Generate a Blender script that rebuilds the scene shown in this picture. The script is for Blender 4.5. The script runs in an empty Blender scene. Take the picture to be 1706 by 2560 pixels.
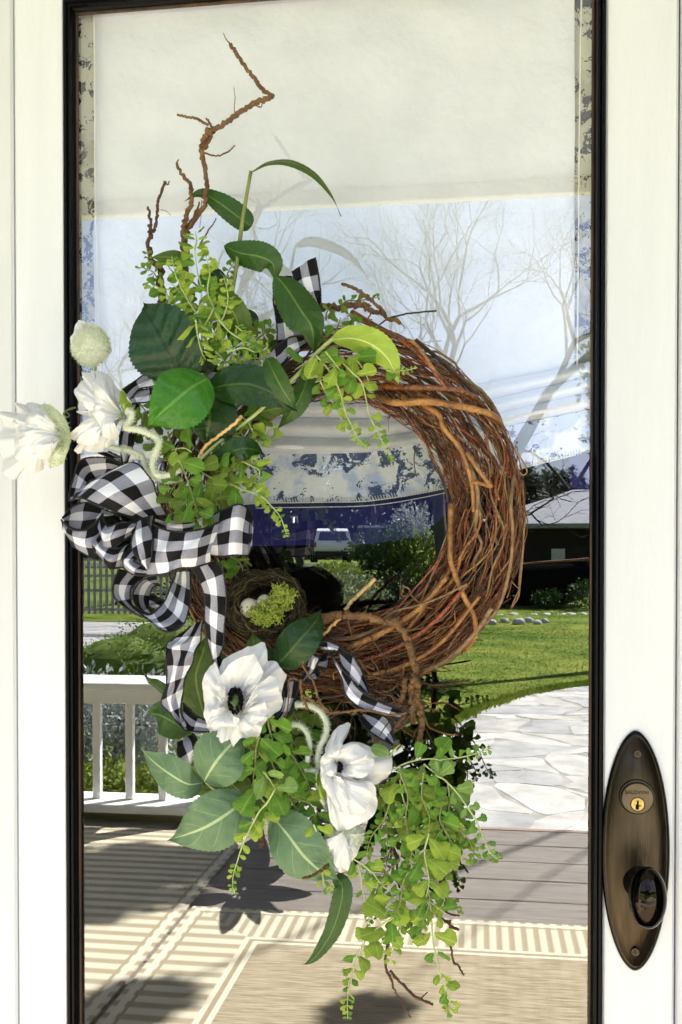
import bpy, bmesh, math, random
from mathutils import Vector, Matrix, Euler, noise as mnoise
random.seed(7)
rad = math.radians
scene = bpy.context.scene

# ------------------------------------------------------------------ camera, sky, sun, exposure
D, HC, FPX, CX, CY = 1.25, 1.42, 2500.0, 853.0, 1432.0
cam_data = bpy.data.cameras.new("camera")
cam = bpy.data.objects.new("camera", cam_data)
scene.collection.objects.link(cam)
cam.location = (0, -D, HC)
cam.rotation_euler = (rad(89.1), 0, rad(8.0))
cam_data.sensor_fit = 'VERTICAL'
cam_data.sensor_height = 24.0
cam_data.lens = 24.0 * FPX / 2560.0
cam_data.shift_y = (CY - 1280.0) / 2560.0
cam_data.clip_start, cam_data.clip_end = 0.02, 2000
scene.camera = cam

world = bpy.data.worlds.new("World")
scene.world = world
world.use_nodes = True
SUN_DIR = Vector((0.50, -0.46, 0.74)).normalized()          # towards the sun
wn, wl = world.node_tree.nodes, world.node_tree.links
wn.clear()
w_out = wn.new("ShaderNodeOutputWorld"); w_bg = wn.new("ShaderNodeBackground")
w_sky = wn.new("ShaderNodeTexSky"); w_sky.sky_type = 'NISHITA'; w_sky.sun_disc = False
w_sky.sun_elevation = math.asin(SUN_DIR.z)
w_sky.sun_rotation = math.atan2(SUN_DIR.x, SUN_DIR.y)
w_sky.dust_density = 1.6
w_tc = wn.new("ShaderNodeTexCoord"); w_map = wn.new("ShaderNodeMapping"); w_map.inputs['Scale'].default_value = (1.6, 1.6, 4.2)
w_no = wn.new("ShaderNodeTexNoise"); w_no.inputs['Scale'].default_value = 1.7; w_no.inputs['Detail'].default_value = 9; w_no.inputs['Roughness'].default_value = 0.62
w_rm = wn.new("ShaderNodeValToRGB"); w_rm.color_ramp.elements[0].position = 0.36; w_rm.color_ramp.elements[1].position = 0.70
w_mx = wn.new("ShaderNodeMixRGB"); w_mx.inputs['Color2'].default_value = (5.9, 6.6, 9.2, 1)
w_fx = wn.new("ShaderNodeMath"); w_fx.operation = 'MULTIPLY'; w_fx.inputs[1].default_value = 0.8
wl.new(w_tc.outputs['Generated'], w_map.inputs['Vector']); wl.new(w_map.outputs[0], w_no.inputs['Vector'])
wl.new(w_no.outputs['Fac'], w_rm.inputs['Fac']); wl.new(w_rm.outputs['Color'], w_fx.inputs[0])
wl.new(w_fx.outputs[0], w_mx.inputs['Fac']); wl.new(w_sky.outputs[0], w_mx.inputs['Color1'])
wl.new(w_mx.outputs[0], w_bg.inputs['Color']); wl.new(w_bg.outputs[0], w_out.inputs['Surface'])
w_bg.inputs['Strength'].default_value = 0.047

sun_data = bpy.data.lights.new("sun", 'SUN')
sun_data.energy, sun_data.angle, sun_data.color = 5.0, rad(0.5), (1.0, 0.985, 0.975)
sun = bpy.data.objects.new("sun", sun_data)
scene.collection.objects.link(sun)
sun.rotation_euler = SUN_DIR.to_track_quat('Z', 'Y').to_euler()
sun.location = (6, -6, 9)

vs = scene.view_settings
vs.view_transform, vs.look, vs.gamma, vs.use_curve_mapping = 'Standard', 'None', 1.0, False
vs.exposure = 2.88
scene.cycles.max_bounces = 10
scene.cycles.transparent_max_bounces = 12
scene.cycles.caustics_reflective = False
scene.cycles.sample_clamp_indirect = 6.0

# ------------------------------------------------------------------ helpers: points of the photograph -> the place
CAMROT = cam.rotation_euler.to_matrix()
CAMPOS = Vector(cam.location)
def ray(px, py):
    return CAMROT @ Vector(((px - CX) / FPX, -(py - CY) / FPX, -1.0))
def U(px, py, d=0.0):                       # on the plane d metres in front of the door
    r = ray(px, py); t = (-d - CAMPOS.y) / r.y
    return CAMPOS + r * t
def R(px, py, Y):                           # seen in the glass, Y metres outside the door
    r = ray(px, py); t = (Y - CAMPOS.y) / r.y
    p = CAMPOS + r * t
    return Vector((p.x, -p.y, p.z))
def RG(px, py, z=0.0):                      # seen in the glass, on level ground of height z
    r = ray(px, py); t = (z - CAMPOS.z) / r.z
    p = CAMPOS + r * t
    return Vector((p.x, -p.y, p.z))
def crop(ox, oy, sc):
    return lambda x, y: (ox + x * sc, oy + y * sc)
PXM = 0.0005                                # metres per photo pixel near the door

# ------------------------------------------------------------------ helpers: objects
def link(o):
    scene.collection.objects.link(o); return o
def thing(name, label, cat, loc=(0, 0, 0), group=None):
    o = link(bpy.data.objects.new(name, None))
    o.location = loc; o.empty_display_size = 0.05
    o['label'] = label; o['category'] = cat
    if group: o['group'] = group
    return o
def setting(o):
    o['kind'] = 'structure'; return o
class MB:
    def __init__(s): s.v = []; s.f = []; s.uv = []; s.hasuv = False; s.mi = []; s.cm = 0
    def add(s, vs_, fs, uvs=None):
        n = len(s.v); s.v += [Vector(v) for v in vs_]
        s.f += [tuple(i + n for i in f) for f in fs]
        s.mi += [s.cm] * len(fs)
        if uvs: s.hasuv = True; s.uv += list(uvs)
        else: s.uv += [(0.0, 0.0)] * len(vs_)
    def build(s, name, mats, parent=None, smooth=True, kind=None, label=None):
        me = bpy.data.meshes.new(name)
        off = Vector(parent_world(parent)) if parent else Vector()
        me.from_pydata([v - off for v in s.v], [], s.f)
        if not isinstance(mats, (list, tuple)): mats = [mats]
        for m in mats: me.materials.append(m)
        if len(mats) > 1: me.polygons.foreach_set('material_index', s.mi)
        if smooth: me.polygons.foreach_set('use_smooth', [True] * len(me.polygons))
        if s.hasuv:
            l = me.uv_layers.new(name="UVMap")
            for lp in me.loops: l.data[lp.index].uv = s.uv[lp.vertex_index]
        me.update()
        o = link(bpy.data.objects.new(name, me))
        if parent: o.parent = parent
        if kind: o['kind'] = kind
        if label: o['label'] = label
        return o
def parent_world(p):
    l = Vector()
    while p: l += Vector(p.location); p = p.parent
    return l

def catmull(pts, n):
    P = [Vector(p) for p in pts]
    if len(P) == 2: return [P[0].lerp(P[1], i / (n - 1)) for i in range(n)]
    Q = [P[0] * 2 - P[1]] + P + [P[-1] * 2 - P[-2]]
    seg = len(P) - 1; out = []
    for i in range(n):
        t = i / (n - 1) * seg; k = min(int(t), seg - 1); u = t - k
        a, b, c, d = Q[k:k + 4]
        out.append(0.5 * ((2 * b) + (c - a) * u + (2 * a - 5 * b + 4 * c - d) * u * u + (3 * b - a - 3 * c + d) * u ** 3))
    return out
def tube(mb, pts, r0, r1=None, sides=6, knobby=0.0, caps=True, rs=None):
    n = len(pts)
    if r1 is None: r1 = r0
    T0 = None; rings = []
    up = Vector((0.3, 0.2, 0.93)); nrm = None
    vs_ = []; fs = []; uvs = []; L = 0
    for i, p in enumerate(pts):
        t = (pts[min(i + 1, n - 1)] - pts[max(i - 1, 0)])
        if t.length < 1e-9: t = Vector((0, 0, 1))
        t.normalize()
        if nrm is None:
            nrm = t.cross(up)
            if nrm.length < 1e-3: nrm = t.cross(Vector((1, 0, 0)))
        nrm = (nrm - t * nrm.dot(t)); nrm.normalize()
        b = t.cross(nrm)
        r = rs[i] if rs else r0 + (r1 - r0) * i / max(1, n - 1)
        if knobby: r *= 1 + knobby * (random.random() - 0.4)
        if i: L += (p - pts[i - 1]).length
        for k in range(sides):
            a = 2 * math.pi * k / sides
            vs_.append(p + nrm * (math.cos(a) * r) + b * (math.sin(a) * r)); uvs.append((k / sides, L * 20))
    for i in range(n - 1):
        for k in range(sides):
            k2 = (k + 1) % sides
            fs.append((i * sides + k, i * sides + k2, (i + 1) * sides + k2, (i + 1) * sides + k))
    if caps:
        fs.append(tuple(range(sides))[::-1]); fs.append(tuple((n - 1) * sides + k for k in range(sides)))
    mb.add(vs_, fs, uvs)
def box(mb, x0, x1, y0, y1, z0, z1):
    v = [(x, y, z) for x in (x0, x1) for y in (y0, y1) for z in (z0, z1)]
    mb.add(v, [(0, 1, 3, 2), (4, 6, 7, 5), (0, 4, 5, 1), (2, 3, 7, 6), (0, 2, 6, 4), (1, 5, 7, 3)])
def bevel_box(mb, x0, x1, y0, y1, z0, z1, b=0.004):
    bm = bmesh.new(); bmesh.ops.create_cube(bm, size=1)
    for v in bm.verts:
        v.co = Vector(((x0 + x1) / 2 + v.co.x * (x1 - x0), (y0 + y1) / 2 + v.co.y * (y1 - y0), (z0 + z1) / 2 + v.co.z * (z1 - z0)))
    bmesh.ops.bevel(bm, geom=bm.edges[:], offset=b, segments=1, affect='EDGES', profile=0.5)
    bm.verts.index_update()
    mb.add([v.co.copy() for v in bm.verts], [tuple(v.index for v in f.verts) for f in bm.faces]); bm.free()
def ellipsoid(mb, c, rx, ry, rz, nu=16, nv=10, fn=None):
    vs_ = []; fs = []
    for j in range(nv + 1):
        th = math.pi * j / nv
        for i in range(nu):
            ph = 2 * math.pi * i / nu
            n = Vector((math.sin(th) * math.cos(ph), math.sin(th) * math.sin(ph), math.cos(th)))
            k = fn(n) if fn else 1
            vs_.append(Vector(c) + Vector((n.x * rx, n.y * ry, n.z * rz)) * k)
    for j in range(nv):
        for i in range(nu):
            i2 = (i + 1) % nu
            fs.append((j * nu + i, (j + 1) * nu + i, (j + 1) * nu + i2, j * nu + i2))
    mb.add(vs_, fs)
def sheet(mb, A, B, na=8):                  # ruled surface between two sampled edges, uv in 0..1
    n = len(A); vs_ = []; fs = []; uvs = []
    for i in range(n):
        for k in range(na + 1):
            vs_.append(A[i].lerp(B[i], k / na)); uvs.append((k / na, i / (n - 1)))
    for i in range(n - 1):
        for k in range(na):
            a = i * (na + 1) + k
            fs.append((a, a + 1, a + na + 2, a + na + 1))
    mb.add(vs_, fs, uvs)

# ------------------------------------------------------------------ helpers: materials
def newmat(name):
    m = bpy.data.materials.new(name); m.use_nodes = True
    nt = m.node_tree; b = nt.nodes.get('Principled BSDF')
    return m, nt.nodes, nt.links, b
def mat(name, col, rough=0.6, metal=0.0, var=0.0, scale=20.0, bump=0.0, bscale=None, spec=0.5, trans=0.0, stretch=None, col2=None, coat=0.0):
    m, n, l, b = newmat(name)
    b.inputs['Roughness'].default_value = rough; b.inputs['Metallic'].default_value = metal
    b.inputs['Specular IOR Level'].default_value = spec; b.inputs['Coat Weight'].default_value = coat
    b.inputs['Base Color'].default_value = (*col, 1)
    tc = n.new('ShaderNodeTexCoord'); mp = n.new('ShaderNodeMapping'); l.new(tc.outputs['Object'], mp.inputs[0])
    if stretch: mp.inputs['Scale'].default_value = stretch
    colsock = None
    if var or col2:
        no = n.new('ShaderNodeTexNoise'); no.inputs['Scale'].default_value = scale; no.inputs['Detail'].default_value = 6; no.inputs['Roughness'].default_value = 0.6
        l.new(mp.outputs[0], no.inputs['Vector'])
        r = n.new('ShaderNodeValToRGB'); r.color_ramp.elements[0].position = 0.32; r.color_ramp.elements[1].position = 0.68
        c2 = col2 or tuple(min(1, c * (1 + var)) for c in col)
        c1 = col if col2 else tuple(c * (1 - var) for c in col)
        r.color_ramp.elements[0].color = (*c1, 1); r.color_ramp.elements[1].color = (*c2, 1)
        l.new(no.outputs['Fac'], r.inputs[0]); l.new(r.outputs[0], b.inputs['Base Color']); colsock = r.outputs[0]
    if bump:
        nb = n.new('ShaderNodeTexNoise'); nb.inputs['Scale'].default_value = bscale or scale * 4; nb.inputs['Detail'].default_value = 5
        l.new(mp.outputs[0], nb.inputs['Vector'])
        bu = n.new('ShaderNodeBump'); bu.inputs['Strength'].default_value = bump; bu.inputs['Distance'].default_value = 0.01
        l.new(nb.outputs['Fac'], bu.inputs['Height']); l.new(bu.outputs[0], b.inputs['Normal'])
    if trans:
        tr = n.new('ShaderNodeBsdfTranslucent'); mx = n.new('ShaderNodeMixShader'); mx.inputs[0].default_value = trans
        if colsock: l.new(colsock, tr.inputs[0])
        else: tr.inputs[0].default_value = (*col, 1)
        l.new(b.outputs[0], mx.inputs[1]); l.new(tr.outputs[0], mx.inputs[2])
        l.new(mx.outputs[0], n['Material Output'].inputs[0])
    return m
def math_(n, l, op, a, b=None, c=None):
    x = n.new('ShaderNodeMath'); x.operation = op
    for i, s in enumerate((a, b, c)):
        if s is None: continue
        if isinstance(s, (int, float)): x.inputs[i].default_value = s
        else: l.new(s, x.inputs[i])
    return x.outputs[0]
def mixc(n, l, f, a, b):
    x = n.new('ShaderNodeMixRGB')
    for i, s in ((0, f), (1, a), (2, b)):
        if isinstance(s, (int, float)): x.inputs[i].default_value = s
        elif isinstance(s, tuple): x.inputs[i].default_value = (*s, 1)
        else: l.new(s, x.inputs[i])
    return x.outputs[0]

def leaf_mat(name, col, col2, vein, rough=0.42, vstr=0.55, nveins=6.0, trans=0.22):
    m, n, l, b = newmat(name)
    uv = n.new('ShaderNodeUVMap'); sx = n.new('ShaderNodeSeparateXYZ'); l.new(uv.outputs[0], sx.inputs[0])
    a = math_(n, l, 'ABSOLUTE', math_(n, l, 'SUBTRACT', sx.outputs[0], 0.5))
    mid = math_(n, l, 'LESS_THAN', a, 0.026)
    ph = math_(n, l, 'FRACT', math_(n, l, 'SUBTRACT', math_(n, l, 'MULTIPLY', sx.outputs[1], nveins), math_(n, l, 'MULTIPLY', a, 2.6)))
    lat = math_(n, l, 'MULTIPLY', math_(n, l, 'LESS_THAN', math_(n, l, 'ABSOLUTE', math_(n, l, 'SUBTRACT', ph, 0.5)), 0.022), math_(n, l, 'LESS_THAN', a, 0.40))
    tc = n.new('ShaderNodeTexCoord'); no = n.new('ShaderNodeTexNoise'); no.inputs['Scale'].default_value = 32; no.inputs['Detail'].default_value = 7; no.inputs['Roughness'].default_value = 0.65
    l.new(tc.outputs['Object'], no.inputs['Vector'])
    r = n.new('ShaderNodeValToRGB'); r.color_ramp.elements[0].position = 0.3; r.color_ramp.elements[1].position = 0.7
    r.color_ramp.elements[0].color = (*col, 1); r.color_ramp.elements[1].color = (*col2, 1); l.new(no.outputs['Fac'], r.inputs[0])
    vm = math_(n, l, 'MAXIMUM', math_(n, l, 'MULTIPLY', mid, vstr), math_(n, l, 'MULTIPLY', lat, vstr * 0.30))
    c = mixc(n, l, vm, r.outputs[0], vein)
    l.new(c, b.inputs['Base Color']); b.inputs['Roughness'].default_value = rough; b.inputs['Specular IOR Level'].default_value = 0.38
    n2 = n.new('ShaderNodeTexNoise'); n2.inputs['Scale'].default_value = 150; n2.inputs['Detail'].default_value = 6; l.new(tc.outputs['Object'], n2.inputs['Vector'])
    bu = n.new('ShaderNodeBump'); bu.inputs['Strength'].default_value = 0.45; bu.inputs['Distance'].default_value = 0.003
    l.new(n2.outputs['Fac'], bu.inputs['Height']); l.new(bu.outputs[0], b.inputs['Normal'])
    tr = n.new('ShaderNodeBsdfTranslucent'); l.new(c, tr.inputs[0]); mx = n.new('ShaderNodeMixShader'); mx.inputs[0].default_value = trans
    l.new(b.outputs[0], mx.inputs[1]); l.new(tr.outputs[0], mx.inputs[2]); l.new(mx.outputs[0], n['Material Output'].inputs[0])
    return m

M = {}
M['white_paint'] = mat('white_paint', (0.695, 0.715, 0.785), 0.42, var=0.035, scale=3, bump=0.15, bscale=70, stretch=(9, 9, 0.7))
M['white_trim'] = mat('white_trim', (0.625, 0.64, 0.69), 0.5, var=0.04, scale=3, bump=0.1, bscale=60, stretch=(9, 9, 1))
M['black_paint'] = mat('black_paint', (0.002, 0.002, 0.003), 0.4, var=0.3, scale=8, bump=0.05, bscale=90, stretch=(6, 6, 1), spec=0.12)
M['old_wood'] = mat('old_wood', (0.09, 0.045, 0.02), 0.6, col2=(0.012, 0.008, 0.006), scale=30, stretch=(2, 2, 0.5))
M['dark_room'] = mat('dark_room', (0.012, 0.012, 0.014), 0.9)
def glass_mat():
    m, n, l, b = newmat('window_glass'); n.remove(b)
    t = n.new('ShaderNodeBsdfTransparent'); t.inputs[0].default_value = (0.98, 0.985, 0.99, 1)
    g = n.new('ShaderNodeBsdfGlossy'); g.inputs['Roughness'].default_value = 0.0; g.inputs[0].default_value = (0.97, 0.98, 1, 1)
    mx = n.new('ShaderNodeMixShader'); mx.inputs[0].default_value = GLASS_R
    l.new(t.outputs[0], mx.inputs[1]); l.new(g.outputs[0], mx.inputs[2]); l.new(mx.outputs[0], n['Material Output'].inputs[0])
    return m
GLASS_R = 0.18
M['glass'] = glass_mat()

# gingham ribbon: uv counts checks
def gingham():
    m, n, l, b = newmat('gingham_ribbon')
    uv = n.new('ShaderNodeUVMap'); sx = n.new('ShaderNodeSeparateXYZ'); l.new(uv.outputs[0], sx.inputs[0])
    a = math_(n, l, 'LESS_THAN', math_(n, l, 'FRACT', math_(n, l, 'MULTIPLY', sx.outputs[0], 0.5)), 0.5)
    c = math_(n, l, 'LESS_THAN', math_(n, l, 'FRACT', math_(n, l, 'MULTIPLY', sx.outputs[1], 0.5)), 0.5)
    tot = math_(n, l, 'ADD', a, c)
    # fine twill of the half-tone squares
    tw = math_(n, l, 'FRACT', math_(n, l, 'MULTIPLY', math_(n, l, 'ADD', sx.outputs[0], sx.outputs[1]), 9.0))
    no = n.new('ShaderNodeTexNoise'); no.inputs['Scale'].default_value = 26; no.inputs['Detail'].default_value = 4
    vm = n.new('ShaderNodeMapping'); vm.inputs['Scale'].default_value = (3.0, 0.5, 1); l.new(uv.outputs[0], vm.inputs[0]); l.new(vm.outputs[0], no.inputs['Vector'])
    gm = math_(n, l, 'GREATER_THAN', math_(n, l, 'ADD', math_(n, l, 'MULTIPLY', tw, 0.5), no.outputs['Fac']), 0.76)
    grey = mixc(n, l, gm, (0.13, 0.13, 0.19), (0.50, 0.50, 0.62))
    c1 = mixc(n, l, math_(n, l, 'GREATER_THAN', tot, 0.5), (0.86, 0.87, 0.97), grey)
    c2 = mixc(n, l, math_(n, l, 'GREATER_THAN', tot, 1.5), c1, (0.006, 0.006, 0.008))
    l.new(c2, b.inputs['Base Color']); b.inputs['Roughness'].default_value = 0.75; b.inputs['Specular IOR Level'].default_value = 0.25
    bu = n.new('ShaderNodeBump'); bu.inputs['Strength'].default_value = 0.3; bu.inputs['Distance'].default_value = 0.001
    l.new(tw, bu.inputs['Height']); l.new(bu.outputs[0], b.inputs['Normal'])
    tr = n.new('ShaderNodeBsdfTranslucent'); l.new(c2, tr.inputs[0]); mx = n.new('ShaderNodeMixShader'); mx.inputs[0].default_value = 0.15
    l.new(b.outputs[0], mx.inputs[1]); l.new(tr.outputs[0], mx.inputs[2]); l.new(mx.outputs[0], n['Material Output'].inputs[0])
    return m
M['gingham'] = gingham()
M['black_edge'] = mat('black_edge', (0.006, 0.006, 0.008), 0.7)

def petal_mat():
    m, n, l, b = newmat('white_petal')
    uv = n.new('ShaderNodeUVMap'); mp = n.new('ShaderNodeMapping'); mp.inputs['Scale'].default_value = (34, 1.6, 1); l.new(uv.outputs[0], mp.inputs[0])
    no = n.new('ShaderNodeTexNoise'); no.inputs['Scale'].default_value = 1.0; no.inputs['Detail'].default_value = 4; l.new(mp.outputs[0], no.inputs['Vector'])
    sx = n.new('ShaderNodeSeparateXYZ'); l.new(uv.outputs[0], sx.inputs[0])
    r = n.new('ShaderNodeValToRGB'); r.color_ramp.elements[0].position = 0.0; r.color_ramp.elements[1].position = 0.2
    r.color_ramp.elements[0].color = (0.62, 0.68, 0.46, 1); r.color_ramp.elements[1].color = (0.83, 0.83, 0.86, 1); l.new(sx.outputs[1], r.inputs[0])
    l.new(r.outputs[0], b.inputs['Base Color']); b.inputs['Roughness'].default_value = 0.6; b.inputs['Specular IOR Level'].default_value = 0.25
    bu = n.new('ShaderNodeBump'); bu.inputs['Strength'].default_value = 0.38; bu.inputs['Distance'].default_value = 0.003
    l.new(no.outputs['Fac'], bu.inputs['Height']); l.new(bu.outputs[0], b.inputs['Normal'])
    tr = n.new('ShaderNodeBsdfTranslucent'); l.new(r.outputs[0], tr.inputs[0]); mx = n.new('ShaderNodeMixShader'); mx.inputs[0].default_value = 0.25
    l.new(b.outputs[0], mx.inputs[1]); l.new(tr.outputs[0], mx.inputs[2]); l.new(mx.outputs[0], n['Material Output'].inputs[0])
    return m
M['petal'] = petal_mat()
M['fuzz'] = mat('pale_green_fuzz', (0.50, 0.58, 0.34), 0.8, col2=(0.72, 0.76, 0.60), scale=60, trans=0.2)
M['fuzz_white'] = mat('whitish_fuzz', (0.62, 0.68, 0.52), 0.8, col2=(0.78, 0.80, 0.70), scale=60, trans=0.2)
M['stamen'] = mat('black_stamen', (0.004, 0.004, 0.005), 0.8, spec=0.1)
M['ovary'] = mat('dark_green_ovary', (0.04, 0.07, 0.015), 0.6, var=0.4, scale=200)
VINES = [mat('vine_rust', (0.27, 0.056, 0.009), 0.26, spec=0.7, col2=(0.050, 0.013, 0.005), scale=55, bump=0.5, bscale=260),
         mat('vine_tan', (0.46, 0.22, 0.065), 0.3, col2=(0.15, 0.060, 0.020), scale=50, bump=0.5, bscale=260),
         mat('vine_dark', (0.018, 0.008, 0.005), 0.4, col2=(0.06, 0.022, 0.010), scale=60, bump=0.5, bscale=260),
         mat('vine_grey', (0.31, 0.19, 0.095), 0.45, col2=(0.12, 0.065, 0.03), scale=60, bump=0.5, bscale=260),
         mat('vine_brown', (0.29, 0.088, 0.015), 0.26, spec=0.7, col2=(0.065, 0.020, 0.007), scale=50, bump=0.5, bscale=260)]
M['bark_strip'] = mat('red_bark', (0.20, 0.055, 0.022), 0.32, col2=(0.09, 0.022, 0.012), scale=70, bump=0.6, bscale=160)
M['root'] = mat('twig_root', (0.23, 0.12, 0.045), 0.55, col2=(0.09, 0.04, 0.015), scale=80, bump=0.6, bscale=350)
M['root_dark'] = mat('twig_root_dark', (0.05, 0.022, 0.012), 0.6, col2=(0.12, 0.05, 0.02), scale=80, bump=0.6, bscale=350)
M['tan_twig'] = mat('tan_twig', (0.52, 0.33, 0.14), 0.5, var=0.25, scale=60)
M['wire'] = mat('black_wire', (0.01, 0.01, 0.012), 0.35)
M['stem_pale'] = mat('pale_green_stem', (0.36, 0.44, 0.17), 0.55, var=0.2, scale=50)
M['stem_olive'] = mat('olive_stem', (0.17, 0.20, 0.06), 0.55, var=0.3, scale=50)
M['lime_leaflet'] = leaf_mat('lime_leaflet', (0.19, 0.32, 0.018), (0.42, 0.55, 0.075), (0.55, 0.64, 0.20), 0.42, 0.5, 4.0, 0.28)
M['green_leaflet'] = leaf_mat('green_leaflet', (0.06, 0.19, 0.010), (0.19, 0.37, 0.04), (0.33, 0.47, 0.12), 0.42, 0.5, 4.0, 0.28)
M['olive_leaflet'] = leaf_mat('olive_leaflet', (0.075, 0.15, 0.010), (0.21, 0.30, 0.035), (0.33, 0.40, 0.10), 0.42, 0.5, 4.0, 0.28)
M['sage_leaflet'] = leaf_mat('sage_leaflet', (0.13, 0.27, 0.045), (0.31, 0.47, 0.13), (0.45, 0.58, 0.25), 0.42, 0.5, 4.0, 0.28)
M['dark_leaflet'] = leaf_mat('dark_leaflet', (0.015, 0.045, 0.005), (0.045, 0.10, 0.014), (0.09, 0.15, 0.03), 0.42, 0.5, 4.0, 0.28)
L_DARK = leaf_mat('dark_leaf', (0.006, 0.030, 0.004), (0.013, 0.052, 0.007), (0.12, 0.22, 0.03), 0.34, 0.35)
L_BRIGHT = leaf_mat('bright_leaf', (0.026, 0.135, 0.006), (0.050, 0.200, 0.014), (0.22, 0.42, 0.10), 0.25, 0.4, 9)
L_BLUE = leaf_mat('bluish_leaf', (0.012, 0.048, 0.018), (0.028, 0.075, 0.032), (0.006, 0.025, 0.009), 0.20, 0.7, 7)
L_MID = leaf_mat('mid_leaf', (0.018, 0.062, 0.008), (0.038, 0.100, 0.014), (0.20, 0.32, 0.08), 0.40, 0.45)
L_SAGE = leaf_mat('sage_leaf', (0.095, 0.180, 0.090), (0.165, 0.260, 0.140), (0.48, 0.60, 0.32), 0.5, 0.85, 4.5)
L_OLIVE = leaf_mat('olive_leaf', (0.055, 0.105, 0.012), (0.095, 0.155, 0.022), (0.30, 0.40, 0.10), 0.45, 0.5)
L_LIME = leaf_mat('lime_leaf', (0.24, 0.37, 0.035), (0.36, 0.48, 0.07), (0.60, 0.68, 0.28), 0.45, 0.85, 5)

# ================================================================== THE DOOR
def edge_x(px): return U(px, 1280).x
XL, XR = U(166, 1280).x, U(1510, 1280).x          # outer edges of the black frame
XLI, XRI = U(190, 1280).x, U(1482, 1280).x        # inner edges
ZT, ZTI = U(157, 2).z, U(197, 42).z
ZB = 0.30
XD0, XD1 = U(40, 1280).x, U(1692, 1280).x         # door leaf
door = thing('door', 'white painted glazed entry door with a black glazing frame and tall oval bronze lock plate', 'door', ((XD0 + XD1) / 2, 0, 0.03))
ZTOP = ZT + 0.13
def part(name, m, fn, parent=door, smooth=False, **k):
    mb = MB(); fn(mb); return mb.build(name, m, parent, smooth=smooth, **k)
part('stile', M['white_paint'], lambda b: bevel_box(b, XD0, XL, 0, 0.045, 0.03, ZTOP, 0.003))
part('stile', M['white_paint'], lambda b: bevel_box(b, XR, XD1, 0, 0.045, 0.03, ZTOP, 0.003))
part('top_rail', M['white_paint'], lambda b: bevel_box(b, XL, XR, 0.001, 0.045, ZT, ZTOP, 0.002))
part('bottom_rail', M['white_paint'], lambda b: bevel_box(b, XL, XR, 0.001, 0.045, 0.03, ZB, 0.002))
# black frame: moulded profile swept round the opening
prof = [(0.0, 0.004), (0.0, -0.0045), (0.0025, -0.0065), (0.006, -0.006), (0.0075, -0.002), (0.0085, -0.004), (0.012, -0.004), (0.0135, 0.0), (0.0165, 0.003), (0.0165, 0.010)]
wid = (XLI - XL) / 0.0165
def frame_side(b, axis):
    vs_ = []; fs = []
    for o, y in prof:
        o *= wid
        if axis == 'L': vs_ += [(XL + o, y, ZB + o), (XL + o, y, ZT - o)]
        if axis == 'R': vs_ += [(XR - o, y, ZB + o), (XR - o, y, ZT - o)]
        if axis == 'T': vs_ += [(XL + o, y, ZT - o), (XR - o, y, ZT - o)]
        if axis == 'B': vs_ += [(XL + o, y, ZB + o), (XR - o, y, ZB + o)]
    for i in range(len(prof) - 1): fs.append((2 * i, 2 * i + 1, 2 * i + 3, 2 * i + 2))
    b.add(vs_, fs)
for ax in 'LRTB':
    part('glazing_frame', M['black_paint'], lambda b: frame_side(b, ax))
XG0, XG1, ZG0, ZG1 = XL + 0.0165 * wid, XR - 0.0165 * wid, ZB + 0.0165 * wid, ZT - 0.0165 * wid
e = 0.0022
for (x0, x1, z0, z1) in ((XG0, XG0 + e, ZG0, ZG1), (XG1 - e, XG1, ZG0, ZG1), (XG0 + e, XG1 - e, ZG1 - e, ZG1)):
    part('glazing_bead', M['old_wood'], lambda b: box(b, x0, x1, 0.006, 0.0105, z0, z1))
part('glass_pane', M['glass'], lambda b: b.add([(XG0 - .006, 0.012, ZG0 - .006), (XG1 + .006, 0.012, ZG0 - .006), (XG1 + .006, 0.012, ZG1 + .006), (XG0 - .006, 0.012, ZG1 + .006)], [(0, 1, 2, 3)]))

# lock plate with cylinder, screws and egg knob
c1450 = crop(1450, 1800, 0.2761)
M['bronze'] = mat('aged_bronze', (0.045, 0.034, 0.023), 0.30, 0.9, var=0.25, scale=25, bump=0.12, bscale=200, stretch=(4, 4, 0.5))
M['bronze_dark'] = mat('blackened_bronze', (0.014, 0.011, 0.009), 0.22, 0.7)
M['brass'] = mat('brass', (0.34, 0.25, 0.08), 0.35, 1.0, var=0.3, scale=300)
M['knob'] = mat('polished_dark_knob', (0.022, 0.018, 0.015), 0.05, 1.0)
pc = U(*c1450(500, 1180), 0.0); prx = 79 * PXM * 1.02; prz = 284 * PXM * 1.03
plate_root = link(bpy.data.objects.new('lock_plate', bpy.data.meshes.new('lock_plate')))
plate_root.parent = door
def plate_mesh():
    vs_, fs = [], []
    N = 64; rings = [(1.0, 0.0), (1.0, -0.0035), (0.905, -0.0065), (0.885, -0.0062), (0.86, -0.0085), (0.6, -0.0105), (0.3, -0.0115), (0.001, -0.012)]
    for k, (s, y) in enumerate(rings):
        for i in range(N):
            a = 2 * math.pi * i / N
            ca, sa = math.cos(a), math.sin(a)
            x = prx * s * math.copysign(abs(ca) ** 1.12, ca); z = (prz - (1 - s) * (0.35 * prx if s > .8 else 0)) * (s if s <= .8 else 1 - (1 - s) * 0.28) * math.copysign(abs(sa) ** 0.98, sa)
            vs_.append((pc.x + x - door.location.x, y, pc.z + z - door.location.z))
    for k in range(len(rings) - 1):
        for i in range(N):
            i2 = (i + 1) % N
            fs.append((k * N + i, (k + 1) * N + i, (k + 1) * N + i2, k * N + i2))
    me = plate_root.data; me.from_pydata(vs_, [], fs)
    me.materials.append(M['bronze']); me.materials.append(M['bronze_dark'])
    for p in me.polygons:
        p.use_smooth = True
        p.material_index = 1 if p.index < 2 * N else 0
plate_mesh()
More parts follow.
